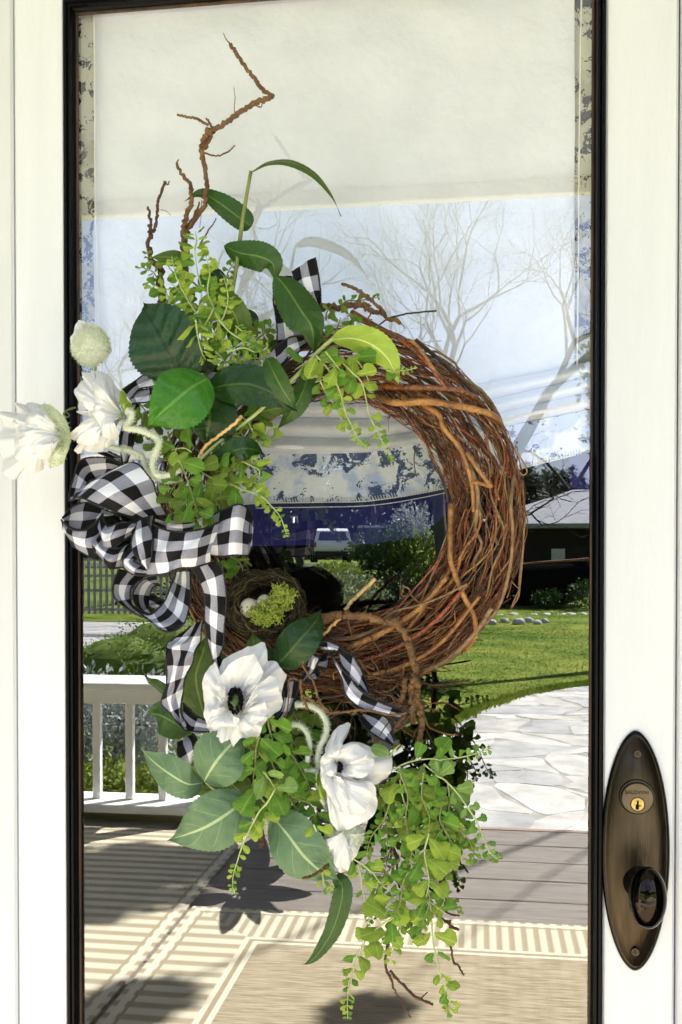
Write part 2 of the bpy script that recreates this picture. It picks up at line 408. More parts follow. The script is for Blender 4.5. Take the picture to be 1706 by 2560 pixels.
def disc(mb, c, rx, rz, y0, y1, n=28, bev=0.0):
    rr = [(1, y0), (1, y1 + bev), (1 - bev / rx if bev else 1, y1)]
    vs_ = []; fs = []
    for s, y in rr:
        for i in range(n):
            a = 2 * math.pi * i / n; vs_.append((c.x + rx * s * math.cos(a), y, c.z + rz * s * math.sin(a)))
    for k in range(2):
        for i in range(n): fs.append((k * n + i, (k + 1) * n + i, (k + 1) * n + (i + 1) % n, k * n + (i + 1) % n))
    fs.append(tuple(2 * n + i for i in range(n))[::-1]); mb.add(vs_, fs)
for sx_, sy_ in ((520, 305), (500, 2095)):
    c = U(*c1450(sx_, sy_), 0.009)
    b = MB(); disc(b, c, 0.0054, 0.0054, -0.004, -0.0122, 20, 0.0008)
    b.cm = 1
    box(b, c.x - 0.0028, c.x + 0.0028, -0.0128, -0.0123, c.z - 0.0006, c.z + 0.0006)
    box(b, c.x - 0.0006, c.x + 0.0006, -0.0130, -0.0125, c.z - 0.0028, c.z + 0.0028)
    b.build('screw', [M['bronze'], M['bronze_dark']], plate_root, smooth=False)
cc = U(*c1450(520, 700), 0.014)
b = MB(); disc(b, cc, 0.0212, 0.0212, -0.004, -0.0128, 40, 0.001); b.build('collar_ring', M['bronze_dark'], plate_root, smooth=False)
b = MB(); disc(b, U(*c1450(522, 712), 0.016), 0.0192, 0.0190, -0.006, -0.0165, 40, 0.0012); b.build('lock_cylinder', mat('worn_bronze', (0.085, 0.066, 0.043), 0.36, 0.85, var=0.2, scale=60), plate_root, smooth=False)
kp = U(*c1450(525, 765), 0.0175)
b = MB(); disc(b, kp, 0.0088, 0.0088, -0.0100, -0.0168, 28, 0.0004); b.build('cylinder_ring', M['bronze_dark'], plate_root, smooth=False)
b = MB(); disc(b, kp, 0.0080, 0.0080, -0.0110, -0.0174, 28, 0.0006)
b.cm = 1
box(b, kp.x - 0.0011, kp.x + 0.0011, -0.0180, -0.0175, kp.z - 0.006, kp.z + 0.0045)
box(b, kp.x - 0.0024, kp.x + 0.0012, -0.0183, -0.0178, kp.z - 0.006, kp.z - 0.0005)
box(b, kp.x + 0.0005, kp.x + 0.0036, -0.0182, -0.0177, kp.z - 0.0022, kp.z - 0.0010)
b.build('key_plug', [M['brass'], M['stamen']], plate_root, smooth=False)
fc = bpy.data.curves.new('lettering', 'FONT'); fc.body = 'BALDWIN'; fc.size = 0.0062; fc.align_x = 'CENTER'; fc.extrude = 0.0001
fo = link(bpy.data.objects.new('lettering', fc))
tp = U(*c1450(516, 672), 0.0170)
fo.rotation_euler = (rad(90), 0, 0); fo.location = tp
bpy.context.view_layer.update()
tme = bpy.data.meshes.new_from_object(fo.evaluated_get(bpy.context.evaluated_depsgraph_get()))
bpy.data.objects.remove(fo)
tob = link(bpy.data.objects.new('lettering', tme)); tme.materials.append(mat('engraved_dark', (0.008, 0.005, 0.003), 0.8, spec=0.1))
tob.parent = plate_root; tob.rotation_euler = (rad(90), 0, 0); tob.location = tp - Vector(door.location); tob.location.y = -0.0168
kc = U(*c1450(615, 1610), 0.066)
b = MB()
neck0 = Vector((kc.x, -0.008, kc.z)); tube(b, [neck0, Vector((kc.x, -0.013, kc.z)), Vector((kc.x, -0.016, kc.z)), Vector((kc.x, -0.036, kc.z)), Vector((kc.x, -0.05, kc.z))], 0.02, sides=28, rs=[0.021, 0.020, 0.0125, 0.0115, 0.014])
b.build('knob_neck', M['bronze_dark'], plate_root)
b = MB(); ellipsoid(b, kc, 0.0215, 0.019, 0.0358, 36, 24); b.build('knob', M['knob'], plate_root)

# fixed frame and wall round the door
jamb = thing('door_frame', 'white painted timber door frame beside the hinge edge of the door', 'door frame', (XD0 - 0.05, 0, 0))
for x0, x1 in ((XD0 - 0.16, XD0 - 0.0012), (XD1 + 0.003, XD1 + 0.16)):
    part('jamb', M['white_trim'], lambda b: bevel_box(b, x0, x1, -0.002 if x0 < 0 else 0.006, 0.09, 0.0, ZTOP + 0.004, 0.003), jamb)
part('head', M['white_trim'], lambda b: bevel_box(b, XD0 - 0.16, XD1 + 0.16, -0.005, 0.09, ZTOP + 0.005, ZTOP + 0.16, 0.003), jamb)
wallm = mat('house_wall_paint', (0.66, 0.65, 0.58), 0.7, var=0.05, scale=4)
b = MB(); box(b, -5, XD0 - 0.161, 0.02, 0.14, -0.4, 2.75); box(b, XD1 + 0.161, 5, 0.02, 0.14, -0.4, 2.75); box(b, XD0 - 0.160, XD1 + 0.160, 0.021, 0.139, ZTOP + 0.161, 2.75)
setting(b.build('house_wall', wallm, smooth=False))
# dim room behind the door (walls only, open towards the door)
b = MB()
rx0, rx1, ry0, ry1, rz0, rz1 = -2.4, 2.4, 0.145, 4.0, -0.02, 2.74
b.add([(rx0, ry0, rz0), (rx1, ry0, rz0), (rx1, ry1, rz0), (rx0, ry1, rz0), (rx0, ry0, rz1), (rx1, ry0, rz1), (rx1, ry1, rz1), (rx0, ry1, rz1)],
      [(0, 1, 2, 3), (4, 7, 6, 5), (3, 2, 6, 7), (0, 3, 7, 4), (1, 5, 6, 2)])
setting(b.build('room', M['dark_room'], smooth=False))

# ================================================================== ROMAN SHADE behind the glass
def cloth_mat(name, col, weave=700, bump=0.15, trans=0.0):
    m = mat(name, col, 0.9, var=0.05, scale=14, spec=0.1, bump=bump, bscale=weave, trans=trans)
    return m
M['lining'] = cloth_mat('cream_lining', (0.80, 0.83, 0.93), 90, 0.22)
M['cord'] = mat('white_cord', (0.85, 0.85, 0.82), 0.7)
M['navy'] = mat('navy_lining', (0.016, 0.016, 0.12), 0.8, col2=(0.030, 0.030, 0.17), scale=20, spec=0.2)
def toile(name, base, base2, inkc, nsc=26):
    m, n, l, b = newmat(name)
    tc = n.new('ShaderNodeTexCoord'); b.inputs['Roughness'].default_value = 0.9; b.inputs['Specular IOR Level'].default_value = 0.1
    no = n.new('ShaderNodeTexNoise'); no.inputs['Scale'].default_value = nsc; no.inputs['Detail'].default_value = 7; no.inputs['Roughness'].default_value = 0.68; no.inputs['Distortion'].default_value = 0.6
    n2 = n.new('ShaderNodeTexNoise'); n2.inputs['Scale'].default_value = 17; n2.inputs['Detail'].default_value = 4; n2.inputs['Roughness'].default_value = 0.6
    n3 = n.new('ShaderNodeTexNoise'); n3.inputs['Scale'].default_value = 420; n3.inputs['Detail'].default_value = 1
    mp = n.new('ShaderNodeMapping'); mp.inputs['Location'].default_value = (3.1, 0.4, 1.7); l.new(tc.outputs['Object'], mp.inputs[0])
    l.new(tc.outputs['Object'], no.inputs['Vector']); l.new(mp.outputs[0], n2.inputs['Vector']); l.new(tc.outputs['Object'], n3.inputs['Vector'])
    r1 = n.new('ShaderNodeValToRGB'); r1.color_ramp.elements[0].position = 0.42; r1.color_ramp.elements[1].position = 0.50; l.new(n2.outputs['Fac'], r1.inputs[0])
    th = math_(n, l, 'ADD', no.outputs['Fac'], math_(n, l, 'MULTIPLY', math_(n, l, 'SUBTRACT', n3.outputs['Fac'], 0.5), 0.16))
    r2 = n.new('ShaderNodeValToRGB'); r2.color_ramp.elements[0].position = 0.535; r2.color_ramp.elements[1].position = 0.555; l.new(th, r2.inputs[0])
    c = mixc(n, l, r1.outputs[0], base, base2); c = mixc(n, l, r2.outputs[0], c, inkc)
    l.new(c, b.inputs['Base Color'])
    return m
M['toile'] = toile('toile_band_print', (0.58, 0.67, 0.93), (0.91, 0.94, 1.0), (0.07, 0.10, 0.24), 40)
M['toile_side'] = toile('toile_side_print', (0.58, 0.57, 0.48), (0.74, 0.73, 0.64), (0.012, 0.018, 0.06), 48)

shade = thing('roman_shade', 'cream lined roman shade with blue and white printed border hanging behind the door glass', 'window shade', (0, 0.06, ZG1))
def yband(x):   # top edge of the printed band, photo pixels
    K = [(150, 1165), (420, 1150), (645, 1134), (913, 1130), (1100, 1105), (1260, 1071), (1478, 1027), (1520, 1018)]
    for (a, ya), (c, yc) in zip(K, K[1:]):
        if x <= c: return ya + (yc - ya) * (x - a) / (c - a)
    return K[-1][1]
def cloth(name, m, x0, x1, f0, f1, y0, y1, nx=70, nz=30, wav=0.003, parent=shade, smooth=True):
    vs_ = []; fs = []; uvs = []
    for j in range(nz + 1):
        for i in range(nx + 1):
            px = x0 + (x1 - x0) * i / nx; t = j / nz
            py = f0(px) + (f1(px) - f0(px)) * t
            d = -(y0 + (y1(t) if callable(y1) else 0))
            p = U(px, py, d)
            p.y += wav * mnoise.noise(Vector((px * 0.006, py * 0.010, y0 * 50))) + wav * 0.5 * mnoise.noise(Vector((px * 0.02, py * 0.008, 3)))
            vs_.append(p); uvs.append((i / nx, t))
    for j in range(nz):
        for i in range(nx):
            a = j * (nx + 1) + i; fs.append((a, a + 1, a + nx + 2, a + nx + 1))
    b = MB(); b.add(vs_, fs, uvs); return b.build(name, m, parent, smooth=smooth)
cloth('lining_panel', M['lining'], 236, 1437, lambda x: -60, lambda x: yband(x) - 120, 0.040, 0, 60, 60, 0.0045)
cloth('printed_edge', M['toile_side'], 176, 262, lambda x: -60, lambda x: 1200, 0.050, 0, 8, 60, 0.001)
cloth('printed_edge', M['toile_side'], 1412, 1510, lambda x: -60, lambda x: 1060, 0.050, 0, 8, 60, 0.001)
for k in range(3):                         # gathered folds of the lining above the band
    o0, o1 = -128 + k * 44, -128 + (k + 1) * 44 + 6
    cloth('lining_fold', M['lining'], 200, 1490, lambda x: yband(x) + o0 + 6 * math.sin(x * 0.006 + k), lambda x: yband(x) + o1 + 6 * math.sin(x * 0.006 + k + 1), 0.036 - k * 0.003, lambda t: -0.018 * math.sin(math.pi * min(1, t * 1.1)), 70, 10, 0.004)
cloth('printed_band', M['toile'], 180, 1500, lambda x: yband(x) - 4, lambda x: yband(x) + 122 - max(0, x - 1000) * 0.05, 0.021, lambda t: -0.004 * t, 80, 16, 0.003)
b = MB()                                    # serged stitching along the lower edge of the band
for i in range(150):
    px = 420 + i * 6.9
    y_ = yband(px) + 122 - max(0, px - 1000) * 0.05
    tube(b, [U(px, y_ - 9, -0.0155), U(px + 5, y_ + 3, -0.0145)], 0.0006, sides=4)
tube(b, catmull([U(px, yband(px) + 124 - max(0, px - 1000) * 0.05, -0.0145) for px in range(420, 1480, 60)], 60), 0.0008, sides=5)
tube(b, catmull([U(px, yband(px) + 136 - max(0, px - 1000) * 0.05, -0.0145) for px in range(640, 1140, 60)], 40), 0.0006, sides=5)
b.build('stitching', M['cord'], shade)
def ynavy(x): return min(yband(x) + 231 - max(0, x - 1060) * 0.9, 2000)
cloth('navy_lining', M['navy'], 500, 1175, lambda x: yband(x) + 112, ynavy, 0.026, lambda t: 0.02 * t, 50, 14, 0.004)
cloth('navy_lining', M['navy'], 1425, 1500, lambda x: yband(x) + 85, lambda x: yband(x) + 175 + 20 * math.sin((x - 1425) * 0.04), 0.026, 0, 10, 8, 0.002)
for pts in ([(235, -40), (237, 300), (239, 528), (252, 900), (254, 1100)], [(1455, -40), (1450, 272), (1445, 799), (1442, 985)]):
    b = MB(); tube(b, catmull([U(x, y, -0.030) for x, y in pts], 30), 0.0011, sides=6); b.build('pull_cord', M['cord'], shade)
for x, y in ((1436, 446), (1436, 893), (240, 528)):
    b = MB()
    c = U(x, y, -0.031); ring = [c + Vector((math.cos(a) * 0.0065, 0, math.sin(a) * 0.0035)) for a in [i * math.pi / 8 for i in range(17)]]
    tube(b, ring, 0.0006, sides=5); b.build('cord_ring', M['cord'], shade)
# ================================================================== THE PORCH (seen mirrored in the glass)
M['deck'] = mat('weathered_deck_board', (0.165, 0.140, 0.108), 0.65, col2=(0.32, 0.272, 0.215), scale=9, stretch=(0.6, 9, 9), bump=0.3, bscale=60)
M['deck_side'] = mat('deck_trim_board', (0.36, 0.25, 0.19), 0.6, var=0.2, scale=8)
M['rail_paint'] = mat('white_rail_paint', (0.80, 0.79, 0.74), 0.5, var=0.05, scale=5)
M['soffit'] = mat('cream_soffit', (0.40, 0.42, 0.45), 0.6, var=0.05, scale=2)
YE = RG(1250, 2056).y                      # outer edge of the deck
deck = setting(link(bpy.data.objects.new('deck', None))); deck.location = (0, YE / 2, -0.02)
bw, gap = 0.262, 0.008
y = -0.20; proto_b = None
seams = [0.9, -1.6, 2.3, -0.4]
k = 0
while y - bw > YE - 0.03:
    for x0, x1 in ((-3.9, seams[k % 4] - 0.003), (seams[k % 4] + 0.003, 4.1)):
        b = MB(); bevel_box(b, x0, x1, y - bw + random.uniform(-.001, .001), y, -0.032, random.uniform(-0.0015, 0.0), 0.004)
        b.build('deck_board', M['deck'], deck, smooth=False)
    y -= bw + gap; k += 1
YE = y
b = MB(); box(b, -3.9, 4.1, YE - 0.045, YE - 0.004, -0.30, -0.001); b.build('fascia_board', M['deck_side'], deck, smooth=False)
b = MB(); box(b, -3.85, 4.05, YE + 0.01, -0.02, -0.40, -0.06); b.build('deck_frame', M['dark_room'], deck, smooth=False)

def rug_mat(name, x0, yf, wb, sgn):
    m, n, l, b = newmat(name)
    g = n.new('ShaderNodeNewGeometry'); s = n.new('ShaderNodeSeparateXYZ'); l.new(g.outputs['Position'], s.inputs[0])
    u = math_(n, l, 'MULTIPLY', math_(n, l, 'SUBTRACT', s.outputs[0], x0), sgn)
    v = math_(n, l, 'SUBTRACT', s.outputs[1], yf)
    far = math_(n, l, 'LESS_THAN', v, u)
    mn = math_(n, l, 'MINIMUM', u, v)
    inb = math_(n, l, 'LESS_THAN', mn, wb)
    ribf = math_(n, l, 'FRACT', math_(n, l, 'DIVIDE', u, 0.046)); ribs = math_(n, l, 'FRACT', math_(n, l, 'DIVIDE', v, 0.085))
    no = n.new('ShaderNodeTexNoise'); no.inputs['Scale'].default_value = 9; no.inputs['Detail'].default_value = 6
    mp = n.new('ShaderNodeMapping'); mp.inputs['Scale'].default_value = (1, 14, 1); l.new(g.outputs['Position'], mp.inputs[0]); l.new(mp.outputs[0], no.inputs['Vector'])
    rib = math_(n, l, 'ADD', math_(n, l, 'MULTIPLY', ribf, far), math_(n, l, 'MULTIPLY', ribs, math_(n, l, 'SUBTRACT', 1.0, far)))
    tri = math_(n, l, 'ABSOLUTE', math_(n, l, 'SUBTRACT', rib, 0.5))
    rb = n.new('ShaderNodeValToRGB'); rb.color_ramp.elements[0].position = 0.16; rb.color_ramp.elements[1].position = 0.30
    rb.color_ramp.elements[0].color = (0.40, 0.335, 0.215, 1); rb.color_ramp.elements[1].color = (0.64, 0.58, 0.42, 1); l.new(tri, rb.inputs[0])
    pl = n.new('ShaderNodeValToRGB'); pl.color_ramp.elements[0].position = 0.35; pl.color_ramp.elements[1].position = 0.65
    pl.color_ramp.elements[0].color = (0.27, 0.21, 0.125, 1); pl.color_ramp.elements[1].color = (0.50, 0.43, 0.285, 1); l.new(no.outputs['Fac'], pl.inputs[0])
    c = mixc(n, l, inb, pl.outputs[0], rb.outputs[0])
    for pos, w, cc_ in ((wb, 0.022, (0.38, 0.31, 0.19)), (wb - 0.018, 0.010, (0.68, 0.62, 0.46)), (wb + 0.02, 0.010, (0.68, 0.62, 0.46)), (0.03, 0.012, (0.68, 0.62, 0.46)), (0.055, 0.006, (0.38, 0.31, 0.19))):
        ln = math_(n, l, 'LESS_THAN', math_(n, l, 'ABSOLUTE', math_(n, l, 'SUBTRACT', mn, pos)), w)
        c = mixc(n, l, ln, c, cc_)
    l.new(c, b.inputs['Base Color']); b.inputs['Roughness'].default_value = 0.95; b.inputs['Specular IOR Level'].default_value = 0.1
    bu = n.new('ShaderNodeBump'); bu.inputs['Strength'].default_value = 0.5; bu.inputs['Distance'].default_value = 0.004; l.new(tri, bu.inputs['Height']); l.new(bu.outputs[0], b.inputs['Normal'])
    return m
far_l = RG(480, 2275); corner_in = RG(625, 2360)
wb = far_l.y - corner_in.y; wb = abs(wb)
def rug(name, label, x0, x1, y0, y1, m):
    b = MB(); N = 40; vs_ = []; fs = []
    for i in range(N + 1):
        for j in range(13):
            x = x0 + (x1 - x0) * i / N; y = y0 + (y1 - y0) * j / 12
            vs_.append((x, y, 0.009 + 0.004 * mnoise.noise(Vector((x * 1.5, y * 1.5, 0)))))
    for i in range(N):
        for j in range(12): fs.append((i * 13 + j, (i + 1) * 13 + j, (i + 1) * 13 + j + 1, i * 13 + j + 1))
    b.add(vs_, fs)
    rim = [(x0, y0), (x1, y0), (x1, y1), (x0, y1)]
    b.add([(x, y, 0.009) for x, y in rim] + [(x, y, 0.001) for x, y in rim], [(i, (i + 1) % 4, 4 + (i + 1) % 4, 4 + i) for i in range(4)])
    o = b.build(name, m, smooth=False); o['label'] = label; o['category'] = 'rug'; return o
rug('outdoor_rug', 'tan woven outdoor rug with a ribbed border lying in front of the door', far_l.x, far_l.x + 3.4, far_l.y, -0.55, rug_mat('rug_weave', far_l.x, far_l.y, wb, 1))
f2 = RG(467, 2275)
fB = RG(300, 2078).y
rug('outdoor_rug', 'tan ribbed rug on the deck left of the wider rug', f2.x - 1.9, f2.x, fB, -0.9, rug_mat('rug_weave_side', f2.x, fB - 8, 4.0, -1))

# railing on the left half of the deck edge
yr = RG(300, 2040).y + 0.04
xr_end = RG(520, 2045).x
zt = R(300, 1700, -yr).z
rail = thing('deck_railing', 'white painted deck railing with square balusters left of the steps', 'railing', (xr_end - 1, yr, 0))
b = MB(); bevel_box(b, -3.9, xr_end, yr - 0.20, yr + 0.17, zt - 0.035, zt, 0.004); b.build('top_rail', M['rail_paint'], rail, smooth=False)
b = MB(); bevel_box(b, -3.9, xr_end, yr - 0.02, yr + 0.025, zt - 0.13, zt - 0.047, 0.003); b.build('under_rail', M['rail_paint'], rail, smooth=False)
b = MB(); bevel_box(b, -3.9, xr_end, yr - 0.14, yr + 0.14, 0.055, 0.10, 0.003); b.build('bottom_rail', M['rail_paint'], rail, smooth=False)
pitch = RG(345, 2020).x - RG(262, 2020).x
bb = MB(); bevel_box(bb, -0.021, 0.021, -0.021, 0.021, 0.102, zt - 0.13, 0.003)
pb = None
x = RG(267, 2025).x
while x > -3.8: x -= pitch
x += pitch
while x < xr_end - 0.08:
    o = bb.build('baluster', M['rail_paint'], None, smooth=False) if pb is None else link(pb.copy())
    pb = pb or o
    o.parent = rail; o.location = Vector((x, yr, 0)) - rail.location; x += pitch
b = MB(); bevel_box(b, xr_end, xr_end + 0.09, yr - 0.06, yr + 0.03, 0.001, zt + 0.06, 0.004); bevel_box(b, xr_end - 0.015, xr_end + 0.105, yr - 0.075, yr + 0.045, zt + 0.062, zt + 0.085, 0.003)
b.build('post', M['rail_paint'], rail, smooth=False)

# porch roof
YB = 1.95
zb = R(1150, 488, YB).z; zb2 = R(1150, 449, YB).z
roof = thing('porch_roof', 'cream porch ceiling with a fascia beam along its open side', 'porch roof', (0, -1, zb2))
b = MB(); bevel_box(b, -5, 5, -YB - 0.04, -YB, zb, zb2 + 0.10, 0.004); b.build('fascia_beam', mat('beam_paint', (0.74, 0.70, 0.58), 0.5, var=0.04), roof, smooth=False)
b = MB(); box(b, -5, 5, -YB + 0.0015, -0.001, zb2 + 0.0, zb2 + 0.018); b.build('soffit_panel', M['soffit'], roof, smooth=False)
b = MB(); box(b, -5, 5, -YB - 0.035, 0.3, zb2 + 0.12, zb2 + 0.16); b.build('roof_deck', M['dark_room'], roof, smooth=False)
for x in (-2.375, 1.825):
    p = thing('porch_post', 'square white porch post %s the door' % ('left of' if x < 0 else 'right of'), 'post', (x, -YB + 0.08, 0))
    b = MB(); bevel_box(b, x - 0.06, x + 0.06, -YB + 0.013, -YB + 0.132, 0.142, zb2 - 0.002, 0.006); b.build('shaft', M['rail_paint'], p, smooth=False)
    b = MB(); bevel_box(b, x - 0.08, x + 0.08, -YB - 0.005, -YB + 0.155, 0.001, 0.14, 0.006); b.build('base', M['rail_paint'], p, smooth=False)

M['fill_block'] = mat('dark_fill_block', (0.06, 0.07, 0.06), 0.8, var=0.2, scale=4)  # kept dark so the added walls bounce little light
for x0, x1 in ((-2.45, -2.30), (1.75, 1.90)):          # unseen side walls, added to cut the fill light on the door
    b = MB(); box(b, x0, x1, -YB + 0.14, 0.018, -0.38, zb2 - 0.012); setting(b.build('fill_block_wall', M['fill_block'], smooth=False))
# ================================================================== GARDEN AND STREET
ZG = -0.36
def hgt(x, y):
    d = max(0.0, -y - 24.0)
    return ZG - 0.01 + 1.45 * (1 - math.exp(-(d / 13.0) ** 2)) + max(0, d - 60) * 0.01
b = MB(); ys = [3, -4.4, -6, -8, -12, -18, -24] + [-24 - 2 * i for i in range(1, 20)] + [-70, -90, -130, -200, -400]
xs = [-300, -120, -60, -40] + [-30 + 3 * i for i in range(21)] + [40, 60, 120, 300]
b.add([(x, y, hgt(x, y) if y < -4 else ZG - 0.12) for y in ys for x in xs], [(j * len(xs) + i, j * len(xs) + i + 1, (j + 1) * len(xs) + i + 1, (j + 1) * len(xs) + i) for j in range(len(ys) - 1) for i in range(len(xs) - 1)])
M['grass'] = mat('lawn_grass', (0.055, 0.12, 0.008), 0.9, col2=(0.22, 0.25, 0.040), scale=0.75, bump=0.4, bscale=30, spec=0.1)
g = setting(b.build('lawn', M['grass']))
M['soil'] = mat('dark_soil', (0.02, 0.014, 0.010), 0.95, var=0.4, scale=10)
M['mortar'] = mat('path_mortar', (0.36, 0.34, 0.29), 0.9, var=0.35, scale=3)
M['flag'] = [mat('flagstone', c, 0.8, var=0.26, scale=3.2, bump=0.6, bscale=18) for c in ((0.53, 0.51, 0.44), (0.42, 0.41, 0.37), (0.57, 0.54, 0.46), (0.48, 0.45, 0.38))]
bound = [(760, 1960), (900, 1905), (1000, 1862), (1090, 1828), (1140, 1803), (1200, 1776), (1300, 1741), (1400, 1722), (1480, 1712), (1800, 1690)]
bp = [RG(x, y, ZG) for x, y in bound]
poly = bp + [Vector((bp[-1].x + 2, YE - 0.06, ZG)), Vector((bp[0].x, YE - 0.06, ZG))]
def inside(x, y):
    c = False; n = len(poly)
    for i in range(n):
        a, d = poly[i], poly[i - 1]
        if (a.y > y) != (d.y > y) and x < (d.x - a.x) * (y - a.y) / (d.y - a.y) + a.x: c = not c
    return c
path = setting(link(bpy.data.objects.new('flagstone_path', None))); path.location = (2, YE - 4, ZG)
b = MB(); b.add([(p.x, p.y, ZG + 0.006) for p in poly], [tuple(range(len(poly)))]); b.build('mortar_bed', M['mortar'], path, smooth=False)
cs, n_st = 0.50, 0
def jit(i, j):
    rr = random.Random(i * 7919 + j * 104729)
    return Vector(((i + 0.5 * (j % 2) + rr.uniform(-.38, .38)) * cs * 1.0, -(j + rr.uniform(-.38, .38)) * cs * 1.25 + YE, 0))
for j in range(0, 44):
    for i in range(-8, 22):
        q = [jit(i, j), jit(i + 1, j), jit(i + 1 + (j % 2) * 0, j + 1), jit(i + (j % 2) * 0, j + 1)]
        c = sum(q, Vector()) / 4
        if not inside(c.x, c.y) or n_st > 290: continue
        pts = []
        for a, d in zip(q, q[1:] + q[:1]):
            pts += [a.lerp(d, 0.12), a.lerp(d, 0.5) + Vector((random.uniform(-.10, .10), random.uniform(-.07, .07), 0)), a.lerp(d, 0.88)]
        for k_, p in enumerate(pts):
            f_ = 1.0
            while f_ > .1 and not inside(c.x + (p.x - c.x) * f_, c.y + (p.y - c.y) * f_): f_ -= .06
            pts[k_] = c + (p - c) * f_
        top = [c + (p - c) * (1 - 0.012 / max(.03, (p - c).length)) for p in pts]
        z = ZG + 0.0085 + random.uniform(-.0012, .002); tl = random.uniform(-.002, .002)
        mb = MB(); m_ = len(top)
        mb.add([(p.x, p.y, z + tl * (p.x - c.x)) for p in top] + [(p.x + (p.x - c.x) * .02, p.y, ZG) for p in top], [tuple(range(m_))] + [(i2, (i2 + 1) % m_, m_ + (i2 + 1) % m_, m_ + i2) for i2 in range(m_)])
        mb.build('flagstone', random.choice(M['flag']), path, smooth=False); n_st += 1

M['blade'] = mat('grass_blade', (0.060, 0.13, 0.008), 0.8, col2=(0.27, 0.29, 0.05), scale=0.75, spec=0.1, trans=0.45)
rnd = random.Random(3); b = MB()
for k in range(52000):
    yy = -5.6 - 24 * rnd.random() ** 1.5; w_ = 1.0 + (-yy) * .35; xx = rnd.uniform(-1.6 - w_ * .62, .8 + w_ * .30)
    if inside(xx, yy) or yy > YE - .3: continue
    a_ = rnd.uniform(0, 6.283); h_ = rnd.uniform(.015, .035); z_ = hgt(xx, yy); r_ = .006 + (-yy) * .0004
    b.v += [Vector((xx - r_ * math.sin(a_), yy + r_ * math.cos(a_), z_)), Vector((xx + r_ * math.sin(a_), yy - r_ * math.cos(a_), z_)), Vector((xx + math.cos(a_) * .045, yy + math.sin(a_) * .045, z_ + h_))]
    n_ = len(b.v); b.f.append((n_ - 3, n_ - 2, n_ - 1)); b.mi.append(0); b.uv += [(0, 0)] * 3
for k in range(5200):
    i_ = rnd.randrange(len(bp) - 1); q_ = bp[i_].lerp(bp[i_ + 1], rnd.random()); xx, yy = q_.x + rnd.gauss(0, .05), q_.y - abs(rnd.gauss(0, .07)) + .03
    a_ = rnd.uniform(0, 6.283); h_ = rnd.uniform(.03, .085); r_ = .009
    b.v += [Vector((xx - r_, yy, ZG)), Vector((xx + r_, yy, ZG)), Vector((xx + math.cos(a_) * .04, yy + math.sin(a_) * .04, ZG + h_))]
    n_ = len(b.v); b.f.append((n_ - 3, n_ - 2, n_ - 1)); b.mi.append(0); b.uv += [(0, 0)] * 3
b.build('grass_blades', M['blade'], g, smooth=False, kind='stuff')
def foliage(mb, c, rx, ry, rz, n, size, rnd, lump=0.35, asp=0.45, upbias=0.3):
    c = Vector(c); sd = rnd.uniform(0, 50)
    for _ in range(n):
        v = Vector((rnd.gauss(0, 1), rnd.gauss(0, 1), rnd.gauss(0, 1))).normalized()
        k = rnd.random() ** 0.4 * (1 + lump * mnoise.noise(v * 2.2 + Vector((sd, 0, 0))) * 1.6)
        p = c + Vector((v.x * rx, v.y * ry, v.z * rz)) * k
        d = (v + Vector((rnd.gauss(0, .7), rnd.gauss(0, .7), rnd.gauss(0, .7) + upbias))).normalized()
        s = d.cross(Vector((rnd.gauss(0, 1), rnd.gauss(0, 1), rnd.gauss(0, 1)))).normalized()
        L = size * rnd.uniform(0.6, 1.3); w = L * asp * 0.5
        mb.add([p, p + d * L * .5 + s * w, p + d * L, p + d * L * .5 - s * w], [(0, 1, 2, 3)])
def shrub(name, label, cat, c, rx, ry, rz, m, n=900, size=0.09, seed=1, group=None, stem=True, asp=0.45):
    rnd = random.Random(seed); t = thing(name, label, cat, (c[0], c[1], c[2] - rz), group)
    b = MB(); foliage(b, c, rx, ry, rz, n, size, rnd, asp=asp); 
    if cat == 'hedge': ellipsoid(b, c, rx * .88, ry * .88, rz * .88, 28, 18, lambda n: 1 + .1 * mnoise.noise(n * 3))
    b.build('foliage', m, t, smooth=False)
    if stem:
        b = MB()
        for k in range(4): tube(b, [Vector((c[0] + rnd.uniform(-.1, .1) * rx, c[1], c[2] - rz)), Vector((c[0] + rnd.uniform(-.5, .5) * rx, c[1] + rnd.uniform(-.3, .3) * ry, c[2] + rz * .3))], 0.025 * max(.4, rz), 0.008, 5)
        b.build('stem', M['bark_grey'], t)
    return t
M['bark_grey'] = mat('grey_bark', (0.12, 0.10, 0.085), 0.9, var=0.3, scale=6, bump=0.5)
M['f_dark'] = mat('dark_foliage', (0.007, 0.016, 0.004), 0.6, var=0.6, scale=3, trans=0.2)
M['f_wood'] = mat('far_wood_foliage', (0.030, 0.048, 0.022), 0.7, col2=(0.07, 0.09, 0.045), scale=.3, trans=0.2)
M['f_mid'] = mat('mid_foliage', (0.035, 0.075, 0.014), 0.6, var=0.5, scale=3, trans=0.25)
M['f_lime'] = mat('lime_foliage', (0.16, 0.23, 0.02), 0.6, col2=(0.28, 0.33, 0.05), scale=3, trans=0.3)
M['f_silver'] = mat('silver_foliage', (0.20, 0.24, 0.21), 0.7, col2=(0.55, 0.57, 0.55), scale=9, trans=0.2)
M['f_sage'] = mat('sage_foliage', (0.11, 0.15, 0.06), 0.7, col2=(0.34, 0.38, 0.22), scale=6, trans=0.25)
M['f_hedge'] = mat('hedge_foliage', (0.10, 0.17, 0.016), 0.7, col2=(0.24, 0.32, 0.05), scale=4, trans=0.4)

